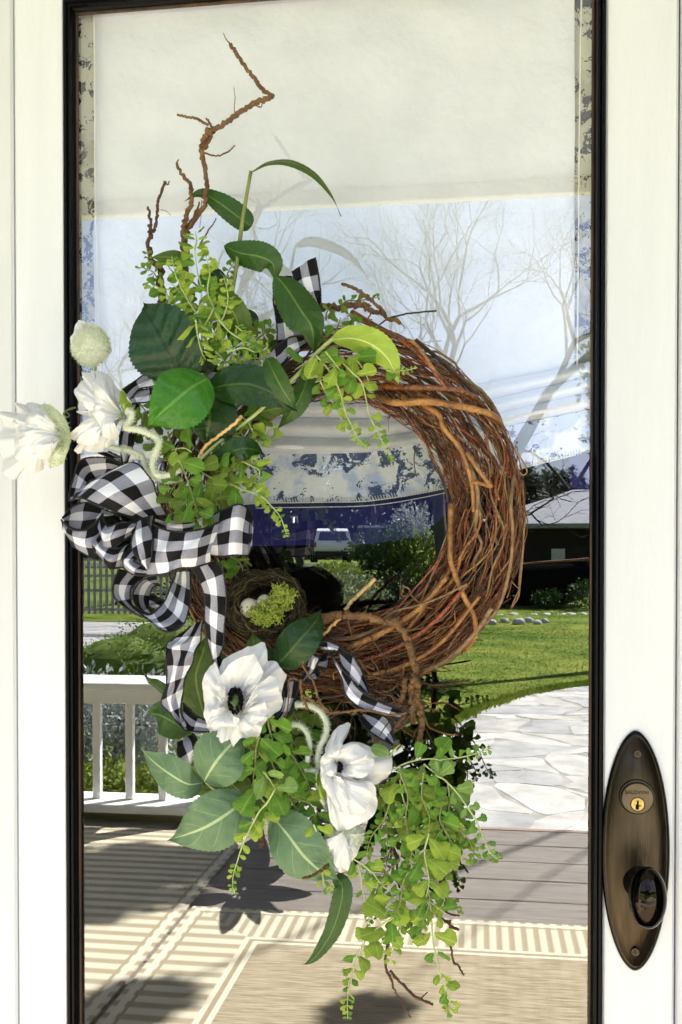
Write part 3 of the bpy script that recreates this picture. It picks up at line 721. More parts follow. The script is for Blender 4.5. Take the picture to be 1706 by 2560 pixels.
# plants just beyond the railing
for i, (px, py, rx, rz) in enumerate(((285, 1830, 0.34, 0.34), (395, 1830, 0.30, 0.33), (190, 1800, .34, .36))):
    p = R(px, py, -YE + 0.75)
    shrub('silver_shrub', 'silver leaved shrub behind the railing, %s' % ('seen between the first balusters', 'second one along', 'nearest the house wall')[i], 'shrub', (p.x, p.y, p.z), rx, 0.3, rz, M['f_silver'], 1600, 0.05, 11 + i, 'silver shrubs behind the railing')
for i, px in enumerate((215, 300, 385, 450)):
    p = R(px, 1965, -YE + 0.32)
    shrub('low_shrub', 'lime green low plant at the foot of the railing, %s' % ('by the frame edge', 'between the first two balusters', 'between the second and third balusters', 'by the railing post')[i], 'shrub', (p.x, p.y, p.z), 0.17, 0.14, 0.15, M['f_lime'], 500, 0.045, 31 + i, 'lime plants along the railing', stem=False)
# clipped hedge mound and drive
p = RG(390, 1690, ZG)
for i, (px, py, Y, rx, rz) in enumerate(((330, 1660, 9.5, 0.75, 0.34), (440, 1640, 9.8, 0.8, 0.46), (560, 1650, 10, .8, .45))):
    q = R(px, py, Y); shrub('hedge', 'clipped green hedge mound beyond the railing, %s' % ('low left end', 'taller middle', 'right end behind the wreath')[i], 'hedge', (q.x, q.y, q.z), rx, 0.6, rz, M['f_hedge'], 6500, 0.04, 41 + i, 'clipped hedge mounds')
q0, q1, q2, q3 = RG(150, 1690, ZG), RG(150, 1552, ZG), RG(480, 1548, ZG), RG(420, 1640, ZG)
b = MB(); b.add([(q.x, q.y, ZG + 0.006) for q in (q0, q1, q2, q3)], [(0, 1, 2, 3)])
setting(b.build('driveway', mat('pale_concrete', (0.47, 0.45, 0.41), 0.85, var=0.12, scale=1.5, bump=0.2), smooth=False))
# picket fence
Yf = 21.0
fz0, fz1 = R(270, 1535, Yf).z, R(270, 1395, Yf).z
fx0, fx1 = R(60, 1450, Yf).x, R(480, 1450, Yf).x
fence = thing('picket_fence', 'grey trellis fence of upright pickets across the drive', 'fence', ((fx0 + fx1) / 2, -Yf, fz0))
M['fence'] = mat('grey_fence_wood', (0.30, 0.29, 0.26), 0.8, var=0.2, scale=5)
fb = None; x = fx0
while x < fx1:
    if fb is None:
        b = MB(); box(b, -0.035, 0.035, -0.012, 0.012, 0, fz1 - fz0); fb = b.build('picket', M['fence'], None, smooth=False); o = fb
    else: o = link(fb.copy())
    o.parent = fence; o.location = Vector((x, -Yf, fz0)) - fence.location; x += 0.145
for f in (0.08, 0.42, 0.68, 0.97):
    b = MB(); box(b, fx0, fx1, -Yf + 0.013, -Yf + 0.045, fz0 + (fz1 - fz0) * f - 0.03, fz0 + (fz1 - fz0) * f + 0.03); b.build('rail', M['fence'], fence, smooth=False)

# boulders edging the lawn
M['boulder'] = mat('pale_boulder', (0.62, 0.61, 0.58), 0.85, col2=(0.34, 0.33, 0.31), scale=5, bump=0.5, bscale=12)
bm_ = []
for k in range(4):
    b = MB(); sd = k * 9.1
    ellipsoid(b, (0, 0, 0), 1, .8, .62, 14, 9, lambda n: 1 + 0.22 * mnoise.noise(n * 1.3 + Vector((sd, 0, 0))))
    o = b.build('boulder', M['boulder']); bm_.append(o.data); bpy.data.objects.remove(o)
rk = [(1212, 1545, 22), (1232, 1556, 20), (1250, 1535, 18), (1262, 1552, 20), (1285, 1540, 24), (1298, 1556, 26), (1322, 1552, 22), (1335, 1540, 20), (1345, 1556, 18), (1362, 1553, 20), (1368, 1538, 22), (1398, 1532, 18), (1408, 1526, 20), (1428, 1522, 24), (1438, 1535, 16), (1452, 1533, 18), (1458, 1520, 24), (1185, 1548, 18), (430, 1560, 12), (460, 1562, 10)]
BL = ['first at the wreath side of the row', 'low one in front of the first pair', 'behind the low front one', 'front one beside the dark bed', 'broad flat one at the back', 'largest of the near group', 'front one right of the largest', 'small one behind the largest', 'small front one under the boat keel', 'front one just right of the keel', 'back one above the keel gap', 'first of the far right group', 'second of the far right group', 'big one of the far right group', 'small front one of the far right group', 'near the frame at the front', 'last one against the door frame', 'half hidden by the vine ring', 'small one at the drive edge', 'second small one at the drive edge']
for i, (px, py, w) in enumerate(rk):
    q = RG(px, max(py, 1541) + 6 if px > 1000 else py + 6, ZG); s = w * 0.5 / FPX * (-q.y + D) * 1.3
    o = link(bpy.data.objects.new('boulder', bm_[i % 4])); o.location = (q.x, q.y, q.z + s * 0.4); o.scale = (s, s, s); o.rotation_euler = (0, 0, random.uniform(0, 6))
    o['label'] = 'pale rounded boulder edging the lawn, %s' % (BL[i]); o['category'] = 'boulder'; o['group'] = 'boulders edging the lawn'

def hill_z(Y): return hgt(0, -Y)
# house across the lawn, eave shade put into its near-black wall colour
Yh = 36.0
M['roof_grey'] = mat('grey_shingle_roof', (0.26, 0.26, 0.27), 0.85, var=0.18, scale=3, stretch=(1, 1, 8), bump=0.4, bscale=8)
M['wall_dark'] = mat('shade_dark_siding', (0.022, 0.015, 0.011), 0.8, var=0.3, scale=2)
def hip_house(name, label, xc, Y, w, dep, ze, zr, ov=0.9, zbase=None):
    t = thing(name, label, 'house', (xc, -Y, hill_z(Y)))
    z0 = hill_z(Y) - 0.6
    b = MB(); box(b, xc - w / 2, xc + w / 2, -Y - dep, -Y, z0, ze - 0.01); b.build('wall', M['wall_dark'], t, smooth=False)
    b = MB(); X0, X1, Y0, Y1 = xc - w / 2 - ov, xc + w / 2 + ov, -Y - dep - ov, -Y + ov * 1.6
    r0, r1 = xc - w / 2 + dep * .45, xc + w / 2 - dep * .45; ym = -Y - dep / 2
    b.add([(X0, Y1, ze), (X1, Y1, ze), (X1, Y0, ze), (X0, Y0, ze), (r0, ym, zr), (r1, ym, zr), (X0, Y1, ze - .16), (X1, Y1, ze - .16), (X1, Y0, ze - .16), (X0, Y0, ze - .16)],
          [(0, 1, 5, 4), (1, 2, 5), (2, 3, 4, 5), (3, 0, 4), (0, 6, 7, 1), (1, 7, 8, 2), (2, 8, 9, 3), (3, 9, 6, 0), (6, 9, 8, 7)])
    b.build('roof', M['roof_grey'], t, smooth=False)
    return t
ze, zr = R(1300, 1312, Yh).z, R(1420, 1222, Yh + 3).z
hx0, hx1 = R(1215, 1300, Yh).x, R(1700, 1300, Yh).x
house = hip_house('house', 'low house, walls coloured dark for eave shade, with a grey hipped shingle roof across the lawn', (hx0 + hx1) / 2 + 0.8, Yh, hx1 - hx0 + 1, 7.0, ze, zr)
M['pale_window'] = mat('pale_window_blind', (0.72, 0.73, 0.72), 0.5)
for px in (1292, 1396):
    w0, w1 = R(px - 17, 1412, Yh - .03), R(px + 17, 1372, Yh - .03)
    b = MB(); box(b, w0.x, w1.x, -Yh + 0.005, -Yh + 0.06, w0.z, w1.z); b.build('window', M['pale_window'], house, smooth=False)
# upturned timber hull resting on trestles in front of the house
M['hull'] = mat('dark_tarp', (0.004, 0.0035, 0.004), 0.9, var=0.3, spec=0.05); M['varnish'] = mat('varnished_timber', (0.19, 0.085, 0.022), 0.4, var=0.25, scale=6)
Yb = 30.5
ha, hb_ = R(1235, 1450, Yb), R(1475, 1420, Yb)
hull = thing('garden_boat', 'dark covered boat hull with a varnished timber keel line standing behind the boulders', 'boat', ((ha.x + hb_.x) / 2, -Yb, ZG + 0.3))
prof_t = [R(x, y, Yb) for x, y in ((1215, 1452), (1250, 1418), (1330, 1405), (1420, 1398), (1490, 1392))]
prof_b = [R(x, y, Yb) for x, y in ((1235, 1478), (1262, 1508), (1320, 1532), (1400, 1512), (1490, 1482))]
T_, B_ = catmull(prof_t, 20), catmull(prof_b, 20)
b = MB(); vs_ = []; fs = []
for i in range(20):
    w = 0.75 * math.sin(math.pi * (0.12 + 0.76 * i / 19))
    for (f, sx_) in ((0, 0.25), (0.1, .8), (0.4, 1), (0.75, .75), (1, 0.05), (1, -.05), (0.75, -.75), (0.4, -1), (0.1, -.8), (0, -.25)):
        q = T_[i].lerp(B_[i], f); vs_.append((q.x, q.y + w * sx_, q.z))
for i in range(19):
    for k in range(10): fs.append((i * 10 + k, i * 10 + (k + 1) % 10, (i + 1) * 10 + (k + 1) % 10, (i + 1) * 10 + k))
fs += [tuple(range(10)), tuple(190 + k for k in range(10))[::-1]]
b.add(vs_, fs); b.build('hull', M['hull'], hull)
b = MB(); tube(b, [q + Vector((0, 0.10, 0.02)) for q in B_], 0.06, sides=6); b.build('keel', M['varnish'], hull)
b = MB(); tube(b, [q + Vector((0, 0.35, -0.05)) for q in T_], 0.05, sides=6); b.build('gunwale', M['varnish'], hull)
for i in (5, 14):
    b = MB(); q = B_[i]
    for s in (-1, 1): tube(b, [Vector((q.x, q.y, q.z)), Vector((q.x, q.y + s * .4, ZG))], 0.05, sides=4)
    b.build('trestle', M['wall_dark'], hull)

# street, parked car, white post
sy = 46.5; zs = hill_z(sy)
b = MB(); b.add([(-90, -sy - 4, hgt(0, -sy - 4) + .03), (90, -sy - 4, hgt(0, -sy - 4) + .03), (90, -sy + 3.4, hgt(0, -sy + 3.4) + .06), (-90, -sy + 3.4, hgt(0, -sy + 3.4) + .06)], [(0, 1, 2, 3)])
setting(b.build('street', mat('asphalt', (0.055, 0.055, 0.058), 0.9, var=0.2, scale=2), smooth=False))
M['car_white'] = mat('white_car_paint', (0.75, 0.75, 0.74), 0.25, coat=0.6); M['car_glass'] = mat('tinted_glass', (0.02, 0.025, 0.04), 0.08, spec=0.8)
M['rubber'] = mat('tyre_rubber', (0.015, 0.015, 0.015), 0.85); M['rim'] = mat('alloy_rim', (0.45, 0.45, 0.46), 0.3, 0.9); M['lamp_red'] = mat('red_tail_lamp', (0.30, 0.012, 0.010), 0.25)
def car(name, label, px, py, Y, rot, body, wpx):
    q = R(px, py, Y); W = wpx / FPX * (Y + D); s = W / 1.85
    t = thing(name, label, 'car', (q.x, q.y, q.z), 'cars parked along the street'); t.rotation_euler = (0, 0, rot)
    def p_(nm, m, fn, smooth=False, par=t):
        b = MB(); fn(b); o = b.build(nm, m, None, smooth=smooth); o.parent = par; return o
    def shell(b):                               # lofted side profile: bumper, hatch, roof, screen, bonnet
        P = [(-2.25, .35), (-2.28, .75), (-2.2, 1.0), (-2.0, 1.55), (-1.6, 1.68), (0.1, 1.66), (0.95, 1.12), (2.0, .98), (2.2, .72), (2.2, .35)]
        vs_ = []; fs = []
        for yy, zz in P:
            hw = 0.92 if zz < 1.1 else 0.92 - (zz - 1.1) * 0.32
            vs_ += [(-hw * s, -yy * s, zz * s), (hw * s, -yy * s, zz * s)]
        n_ = len(P)
        for i in range(n_): j = (i + 1) % n_; fs.append((2 * i, 2 * i + 1, 2 * j + 1, 2 * j))
        fs.append(tuple(2 * i for i in range(n_))[::-1]); fs.append(tuple(2 * i + 1 for i in range(n_)))
        b.add(vs_, fs)
    p_('body', body, shell)
    p_('rear_window', M['car_glass'], lambda b: b.add([(-.72 * s, 2.19 * s, 1.08 * s), (.72 * s, 2.19 * s, 1.08 * s), (.62 * s, 2.03 * s, 1.5 * s), (-.62 * s, 2.03 * s, 1.5 * s)], [(0, 1, 2, 3)]))
    p_('windscreen', M['car_glass'], lambda b: b.add([(-.7 * s, -.18 * s, 1.63 * s), (.7 * s, -.18 * s, 1.63 * s), (.8 * s, -.90 * s, 1.18 * s), (-.8 * s, -.90 * s, 1.18 * s)], [(0, 1, 2, 3)]))
    for sd in (-1, 1):
        p_('side_window', M['car_glass'], lambda b: b.add([(sd * .925 * s, 1.9 * s, 1.12 * s), (sd * .925 * s, -.8 * s, 1.12 * s), (sd * .80 * s, -.05 * s, 1.55 * s), (sd * .80 * s, 1.75 * s, 1.55 * s)], [(0, 1, 2, 3)]))
        p_('tail_lamp', M['lamp_red'], lambda b: box(b, sd * .9 * s - .08 * s, sd * .9 * s + .08 * s * (sd < 0) - 0.0, 2.20 * s, 2.3 * s, .75 * s, 1.0 * s))
        for yy in (-1.4, 1.45):
            o = p_('wheel', M['rubber'], lambda b: tube(b, [Vector((sd * .72 * s, yy * s, .34 * s)), Vector((sd * .95 * s, yy * s, .34 * s))], .34 * s, sides=18))
            p_('rim', M['rim'], lambda b: tube(b, [Vector((sd * .90 * s, yy * s, .34 * s)), Vector((sd * .96 * s, yy * s, .34 * s))], .21 * s, sides=14), par=o)
    p_('bumper', M['rubber'], lambda b: box(b, -.9 * s, .9 * s, 2.22 * s, 2.36 * s, .3 * s, .55 * s))
    return t
car('parked_car', 'white estate car parked tail on beyond the shrubs', 826, 1406, 43.0, rad(-12), M['car_white'], 92)
car('parked_car', 'dark car parked right of the white car, mostly behind a bush', 935, 1402, 44.5, rad(-8), mat('black_car_paint', (0.01, 0.01, 0.012), 0.25, coat=.6), 95)
pp = R(729, 1432, 24); pt = R(731, 1290, 24)
post = thing('white_post', 'slim white post standing by the shrubs near the street', 'post', (pp.x, pp.y, pp.z))
b = MB(); tube(b, [pp - Vector((0, 0, .5)), pp.lerp(pt, .5), pt], 0.075, 0.065, 10); b.build('shaft', M['rail_paint'], post)
b = MB(); ellipsoid(b, pt + Vector((0, 0, .05)), .1, .1, .07, 12, 8); b.build('cap', M['rail_paint'], post)
# shrubs between lawn and street
for i, (px, py, Y, rx, rz, m, n, s) in enumerate(((800, 1500, 20, 0.75, 0.62, 'f_sage', 2600, .10), (880, 1500, 21, 0.75, 0.55, 'f_sage', 2600, .10), (840, 1440, 26, .8, .4, 'f_lime', 1500, .12), (960, 1390, 30, 1.0, .95, 'f_mid', 2600, .16), (1045, 1400, 30, 1.1, .9, 'f_hedge', 2600, .16), (1010, 1505, 22, .9, .6, 'f_dark', 2400, .12),
        (1100, 1490, 29, .9, .8, 'f_dark', 2400, .13), (1205, 1490, 29.5, .8, .55, 'f_dark', 1800, .12), (1370, 1500, 29.5, .55, .3, 'f_mid', 1200, .09), (1462, 1485, 29.5, .6, .4, 'f_mid', 1200, .09), (640, 1440, 25, 1.2, .95, 'f_dark', 2600, .16), (520, 1480, 22, 1.2, .9, 'f_dark', 2600, .14), (430, 1540, 19, .55, .3, 'f_dark', 1300, .1), (1030, 1330, 31, .7, .9, 'f_silver', 1600, .14), (690, 1480, 21.5, .7, .7, 'f_mid', 1500, .12), (1200, 1390, 30, 1.0, .9, 'f_dark', 2000, .16))):
    q = R(px, py, Y)
    nm = {'f_sage': 'grey green spiky', 'f_lime': 'lime green', 'f_mid': 'mid green', 'f_dark': 'dark evergreen', 'f_hedge': 'olive green', 'f_silver': 'silvery'}[m]
    where = ['in front of the white post', 'below the parked white car', 'under the white car', 'left of the dark car', 'by the dark car', 'at the middle of the bed', 'behind the lawn bed', 'by the first boulders', 'beside the boat keel', 'under the boat', 'left of the white post', 'by the fence end', 'at the drive edge', 'above the olive bush', 'by the foot of the post', 'left of the low house'][i]
    shrub('garden_shrub', '%s shrub %s' % (nm, where), 'shrub', (q.x, q.y, q.z), rx, rx * .8, rz, M[m], n, s, 60 + i, 'shrubs between lawn and street')
# bed of dark soil behind the boulders
q = [RG(1160, 1552, ZG), RG(1500, 1524, ZG), RG(1540, 1490, ZG), RG(700, 1490, ZG), RG(700, 1560, ZG)]
b = MB(); b.add([(p.x, p.y, ZG + 0.012) for p in q], [(0, 1, 2, 3, 4)]); setting(b.build('planting_bed', M['soil'], smooth=False))

# ---------------- trees
def bare_tree(label, base, h, lean, seed, m, depth=6, r0=0.22, spread=0.55, group='bare trees beyond the lawn'):
    rnd = random.Random(seed); t = thing('bare_tree', label, 'tree', base, group)
    tr, br = MB(), MB()
    def grow(p, d, L, r, lev):
        pts = [p]; q = p.copy(); dd = d.copy()
        for k in range(3):
            dd = (dd + Vector((rnd.gauss(0, .13), rnd.gauss(0, .13), rnd.gauss(0.04, .10)))).normalized(); q = q + dd * L / 3; pts.append(q.copy())
        tube(tr if lev == 0 else br, pts, r, r * 0.68, 7 if lev < 2 else (5 if lev < 4 else 3), caps=False)
        if lev >= depth: return
        for k in range(2 if lev < 1 else rnd.choice((2, 3, 3))):
            s = Vector((rnd.gauss(0, 1), rnd.gauss(0, 1), rnd.gauss(0, .7))); s = (s - dd * s.dot(dd)).normalized()
            nd = (dd + s * rnd.uniform(spread * .7, spread * 1.5) + Vector((0, 0, .06))).normalized()
            st = pts[-1] if k < 2 else pts[2]
            grow(st, nd, L * rnd.uniform(.62, .86), r * (.66 if k == 0 else .5), lev + 1)
    grow(Vector(base), Vector(lean).normalized(), h * 0.30, r0, 0)
    tr.build('trunk', m, t); br.build('crown', m, t); return t
TB = mat('pale_grey_bark', (0.055, 0.050, 0.043), 0.9, var=0.25, scale=5)
for i, (px, py, Y, h, lean, dep, r0, sp) in enumerate(((1110, 1330, 26, 11.5, (.0, 0, 1), 8, .24, .58), (1275, 1330, 31, 14.5, (.05, 0, 1), 8, .38, .66), (1065, 1330, 27, 8.0, (.42, 0, .9), 6, .16, .75), (745, 1400, 33, 10.5, (-.05, 0, 1), 6, .18, .55), (300, 1420, 30, 13.5, (.1, 0, 1), 7, .26, .62), (420, 1420, 38, 9, (0, 0, 1), 6, .18, .6), (1445, 1330, 52, 14, (-.1, 0, 1), 6, .2, .6), (930, 1400, 52, 9, (0, 0, 1), 6, .2, .6), (590, 1420, 50, 10, (0, 0, 1), 6, .2, .6))):
    q = R(px, py, Y); q.z = hill_z(Y) - .2
    bare_tree('leafless grey tree %s' % ['with a slender forked trunk left of the low house', 'tall and wide behind the low house', 'leaning right over the low house roof', 'behind the parked white car', 'standing beyond the trellis fence', 'farther off beyond the trellis fence', 'behind the right end of the low house', 'far off past the dark car', 'far off left of the white post'][i], q, h, lean, 100 + i, TB, dep, r0, sp)
def leafy_tree(label, px, py, Y, h, rx, rz, m, seed, n=5000, size=.2, name='evergreen_tree'):
    q = R(px, py, Y); z0 = hill_z(Y); rnd = random.Random(seed)
    t = thing(name, label, 'tree', (q.x, q.y, z0), 'leafy trees around the street')
    b = MB(); tube(b, [Vector((q.x, q.y, z0 - .3)), Vector((q.x + .1, q.y, q.z))], .2, .08, 8); b.build('trunk', M['bark_grey'], t)
    b = MB()
    for k in range(7):
        a = rnd.uniform(0, 6.28); rr = rnd.uniform(.1, .6)
        foliage(b, (q.x + math.cos(a) * rx * rr, q.y + math.sin(a) * rx * rr, q.z + rnd.uniform(-.55, .6) * rz), rx * .55, rx * .55, rz * .45, n // 7, size, rnd)
    b.build('crown', M[m], t, smooth=False)
leafy_tree('dark leafy tree close to the right of the lawn', 1545, 1010, 15, 5, 0.80, 1.25, 'f_mid', 7, 2600, .12, 'leafy_tree')
def conifer(label, px, pyt, Y, w, seed):
    tp = R(px, pyt, Y); z0 = hill_z(Y); rnd = random.Random(seed)
    t = thing('conifer', label, 'tree', (tp.x, tp.y, z0), 'distant conifers')
    b = MB(); tube(b, [Vector((tp.x, tp.y, z0 - .3)), tp], .22, .02, 6); b.build('trunk', M['bark_grey'], t)
    b = MB(); H = tp.z - z0
    for k in range(2200):
        f = rnd.random() ** .7; a = rnd.uniform(0, 6.283); r = w * f * rnd.uniform(.3, 1) * (1 + .3 * math.sin(f * 40)); z = tp.z - H * f * .95
        p = Vector((tp.x + math.cos(a) * r, tp.y + math.sin(a) * r, z)); d = Vector((math.cos(a), math.sin(a), -.35)).normalized(); s = d.cross(Vector((0, 0, 1))).normalized()
        L = rnd.uniform(.3, .7); b.add([p, p + d * L * .5 + s * .1, p + d * L, p + d * L * .5 - s * .1], [(0, 1, 2, 3)])
    b.build('crown', M['f_dark'], t, smooth=False)
for i, (px, py, Y, w) in enumerate(((1388, 1165, 85, 2.4), (1410, 1172, 90, 2.2), (1432, 1160, 88, 2.6), (1455, 1180, 95, 2.4), (1345, 1190, 80, 2.6), (1318, 1150, 60, 2.5), (1000, 1230, 95, 2.8), (700, 1250, 90, 3), (560, 1240, 90, 3), (800, 1265, 100, 3))):
    conifer('dark distant conifer %s' % ['left of the clump behind the low house', 'second of the clump behind the low house', 'tallest of the clump behind the low house', 'right of the clump behind the low house', 'near the roof ridge', 'broad one left of the roof', 'far behind the olive bush', 'far behind the white post', 'far left of the white post', 'far behind the white car'][i], px, py, Y, w, 200 + i)
# far wooded slope
b = MB(); rnd = random.Random(5)
for k in range(230):
    x = -110 + 220 * k / 230 + rnd.uniform(-1, 1); Y = rnd.uniform(100, 125)
    xr = x / (Y + D)                               # lower towards the right, where the conifers stand clear
    top = 14.0 if -.35 < xr < .0 else 8.0 if xr < 0.05 else 6.0
    for z in (2.0, top * .5, top * rnd.uniform(.75, 1.0)):
        foliage(b, (x, -Y, hill_z(Y) + z), 3.0, 2.4, 2.8, 190, 1.1, rnd)
o = b.build('far_wood', M['f_wood'], smooth=False, kind='stuff'); o['label'] = 'far wooded slope beyond the street'; o['category'] = 'woodland'
# added tree, out of the mirrored view, to shade the left of the deck
rnd = random.Random(17)
t = thing('added_shade_tree', 'unseen tall leafy tree added right of the porch to shade the left of the deck', 'tree', (5.5, -9.0, ZG))
def shade_pt(px, py, h):
    q = RG(px, py, 0.0); return q + SUN_DIR * (h / SUN_DIR.z)
cl = [(shade_pt(250, 2200, 5.4), .44, .28), (shade_pt(320, 2168, 5.6), .30, .20), (shade_pt(205, 2255, 5.5), .34, .18), (shade_pt(330, 2510, 5.0), .12, .10), (shade_pt(265, 2550, 5.0), .12, .08), (shade_pt(905, 2550, 5.0), .075, .09)]  # crown clumps set along sun rays where deck shadows should fall
b = MB(); top = Vector((5.2, -8.9, 5.4)); tube(b, [Vector((5.5, -9.0, ZG - .3)), Vector((5.4, -9.0, 2.5)), top], .16, .09, 9); b.build('trunk', M['bark_grey'], t)
b = MB()
for c, r, rz in cl: tube(b, catmull([top, top.lerp(c, .5) + Vector((0, 0, .25)), c], 8), .013, .005, 5)
b.build('bough', M['bark_grey'], t)
b = MB()
for c, r, rz in cl: foliage(b, c, r, r * .8, rz, int(4200 * r), .085, rnd, asp=.7)
b.build('crown', M['f_dark'], t, smooth=False)
# added plant behind the flowers, there to cast a leafy shadow on the deck
M['strap'] = mat('caster_plant_leaf', (0.006, 0.010, 0.006), 0.5)
pp = RG(792, 2125, 0.0)
pot = thing('shadow_casting_plant', 'dark leaved pot plant added behind the flowers to cast a leafy shadow on the deck', 'plant', (pp.x, pp.y, 0))
b = MB(); tube(b, [pp + Vector((0, 0, z)) for z in (0.012, .03, .12, .13)], .1, sides=18, rs=[.04, .05, .06, .06]); b.build('pot', M['bronze_dark'], pot)
hub = pp + Vector((0, 0, .36)); b = MB(); tube(b, [pp + Vector((0, 0, .12)), pp.lerp(hub, .6) + Vector((.01, 0, 0)), hub], .013, .010, 6); b.build('stem', M['strap'], pot)
for bx, by, tx, ty, hw, hb, ht in ((590, 2222, 450, 2128, 36, .50, .42), (590, 2215, 520, 2062, 40, .46, .34), (602, 2215, 655, 2092, 46, .46, .38), (600, 2237, 778, 2240, 21, .52, .58), (600, 2247, 702, 2292, 20, .56, .66), (590, 2250, 548, 2346, 28, .58, .80), (580, 2245, 438, 2266, 16, .52, .56), (612, 2222, 722, 2168, 22, .48, .46), (602, 2242, 642, 2322, 22, .57, .74), (565, 2180, 482, 2100, 32, .44, .38), (560, 2225, 600, 2130, 40, .48, .40)):  # leaf outlines drawn as the wanted deck shadow, then lifted towards the sun
    A_, B_, C_ = [], [], []; dx, dy = tx - bx, ty - by; L_ = math.hypot(dx, dy)
    for k in range(14):
        t_ = k / 13; w_ = hw * math.sin(math.pi * (.03 + .95 * t_ ** .85)) ** .75; h_ = hb + (ht - hb) * t_ + .03 * math.sin(math.pi * t_); x_, y_ = bx + dx * t_, by + dy * t_
        A_.append(shade_pt(x_ - dy / L_ * w_, y_ + dx / L_ * w_, h_)); B_.append(shade_pt(x_ + dy / L_ * w_, y_ - dx / L_ * w_, h_ + .01)); C_.append((A_[-1] + B_[-1]) / 2)
    b = MB(); sheet(b, A_, B_, 4); lf = b.build('leaf', M['strap'], pot)
    b = MB(); tube(b, catmull([hub, hub.lerp(C_[0], .5) + Vector((0, 0, .03)), C_[0], C_[6]], 12), .006, .004, 5); b.build('leaf_stalk', M['strap'], pot)
# ================================================================== THE WREATH
def S2(pts, d=None):                       # photo polyline -> world polyline
    out = []
    for p in pts:
        out.append(U(p[0], p[1], p[2] if len(p) > 2 else d))
    return out
WX, WY, WR, WT, WD = 854, 1275, 366, 92, 0.082
ring = thing('grapevine_wreath', 'round wreath of twisted brown grapevine hanging on the door glass', 'wreath', U(WX, WY + WR, WD))
def ringpt(th, r, ps):
    rr = WR + r * math.cos(ps)
    return U(WX + rr * math.cos(th), WY - rr * math.sin(th), WD + r * math.sin(ps) * PXM * 0.95)
rv = random.Random(21)
for k in range(290):
    span = rv.uniform(0.7, 2.3); th0 = rv.uniform(-math.pi, math.pi)
    if k < 130: th0 = rv.uniform(-2.2, 1.6) - span / 2
    if k >= 215: th0 = rv.uniform(1.9, 3.9) - span / 2
    ps0 = rv.uniform(0, 2 * math.pi); tw = rv.choice((-1, 1)) * rv.uniform(0.25, 1.5) / 1.4
    r0 = WT * rv.uniform(0.35, 1.0) ** 0.6; n = int(10 + span * 12)
    w1, w2 = rv.uniform(2, 5), rv.uniform(0, 6)
    pts = []
    for i in range(n):
        t = i / (n - 1); th = th0 + span * t
        r = r0 * (1 + 0.10 * math.sin(w1 * t * 4 + w2)) + rv.gauss(0, 1.6) + (18 * max(0, t - .93) / .07 * rv.random() if k % 3 == 0 else 0)
        pts.append(ringpt(th, r, ps0 + tw * span * t + .12 * math.sin(w1 * t * 6)))
    rad_ = PXM * rv.choice((1.5, 1.9, 2.3, 2.8, 3.4, 4.4)) 
    b = MB(); tube(b, pts, rad_, rad_ * rv.uniform(.5, .9), 6, knobby=0.22)
    b.build('vine', rv.choice((VINES[0], VINES[4], VINES[1], VINES[4], VINES[0], VINES[2], VINES[2], VINES[3], VINES[1])) if k < 215 else VINES[2], ring)
b = MB(); FV = [VINES[0], VINES[4], VINES[1], VINES[2], VINES[3]]
for k in range(330):
    span = rv.uniform(0.25, 1.1); th0 = rv.uniform(-2.4, 1.5) - span / 2; ps0 = rv.uniform(-.3, 3.4); tw = rv.gauss(0, .9); r0 = WT * rv.uniform(.82, 1.06); n = 12; w2 = rv.uniform(0, 6); stray = rv.uniform(0, 40) if k % 4 == 0 else 0
    pts = [ringpt(th0 + span * i / 11, r0 * (1 + .07 * math.sin(i * .9 + w2)) + stray * max(0, (i / 11 - .6) / .4) ** 1.6, ps0 + tw * span * i / 11) for i in range(n)]
    b.cm = rv.choice((0, 0, 1, 1, 2, 2, 3, 4)); tube(b, pts, rv.uniform(.7, 1.6) * PXM, .6 * PXM, 4, knobby=.2, caps=False)
b.build('fine_vines', FV, ring, kind='stuff')
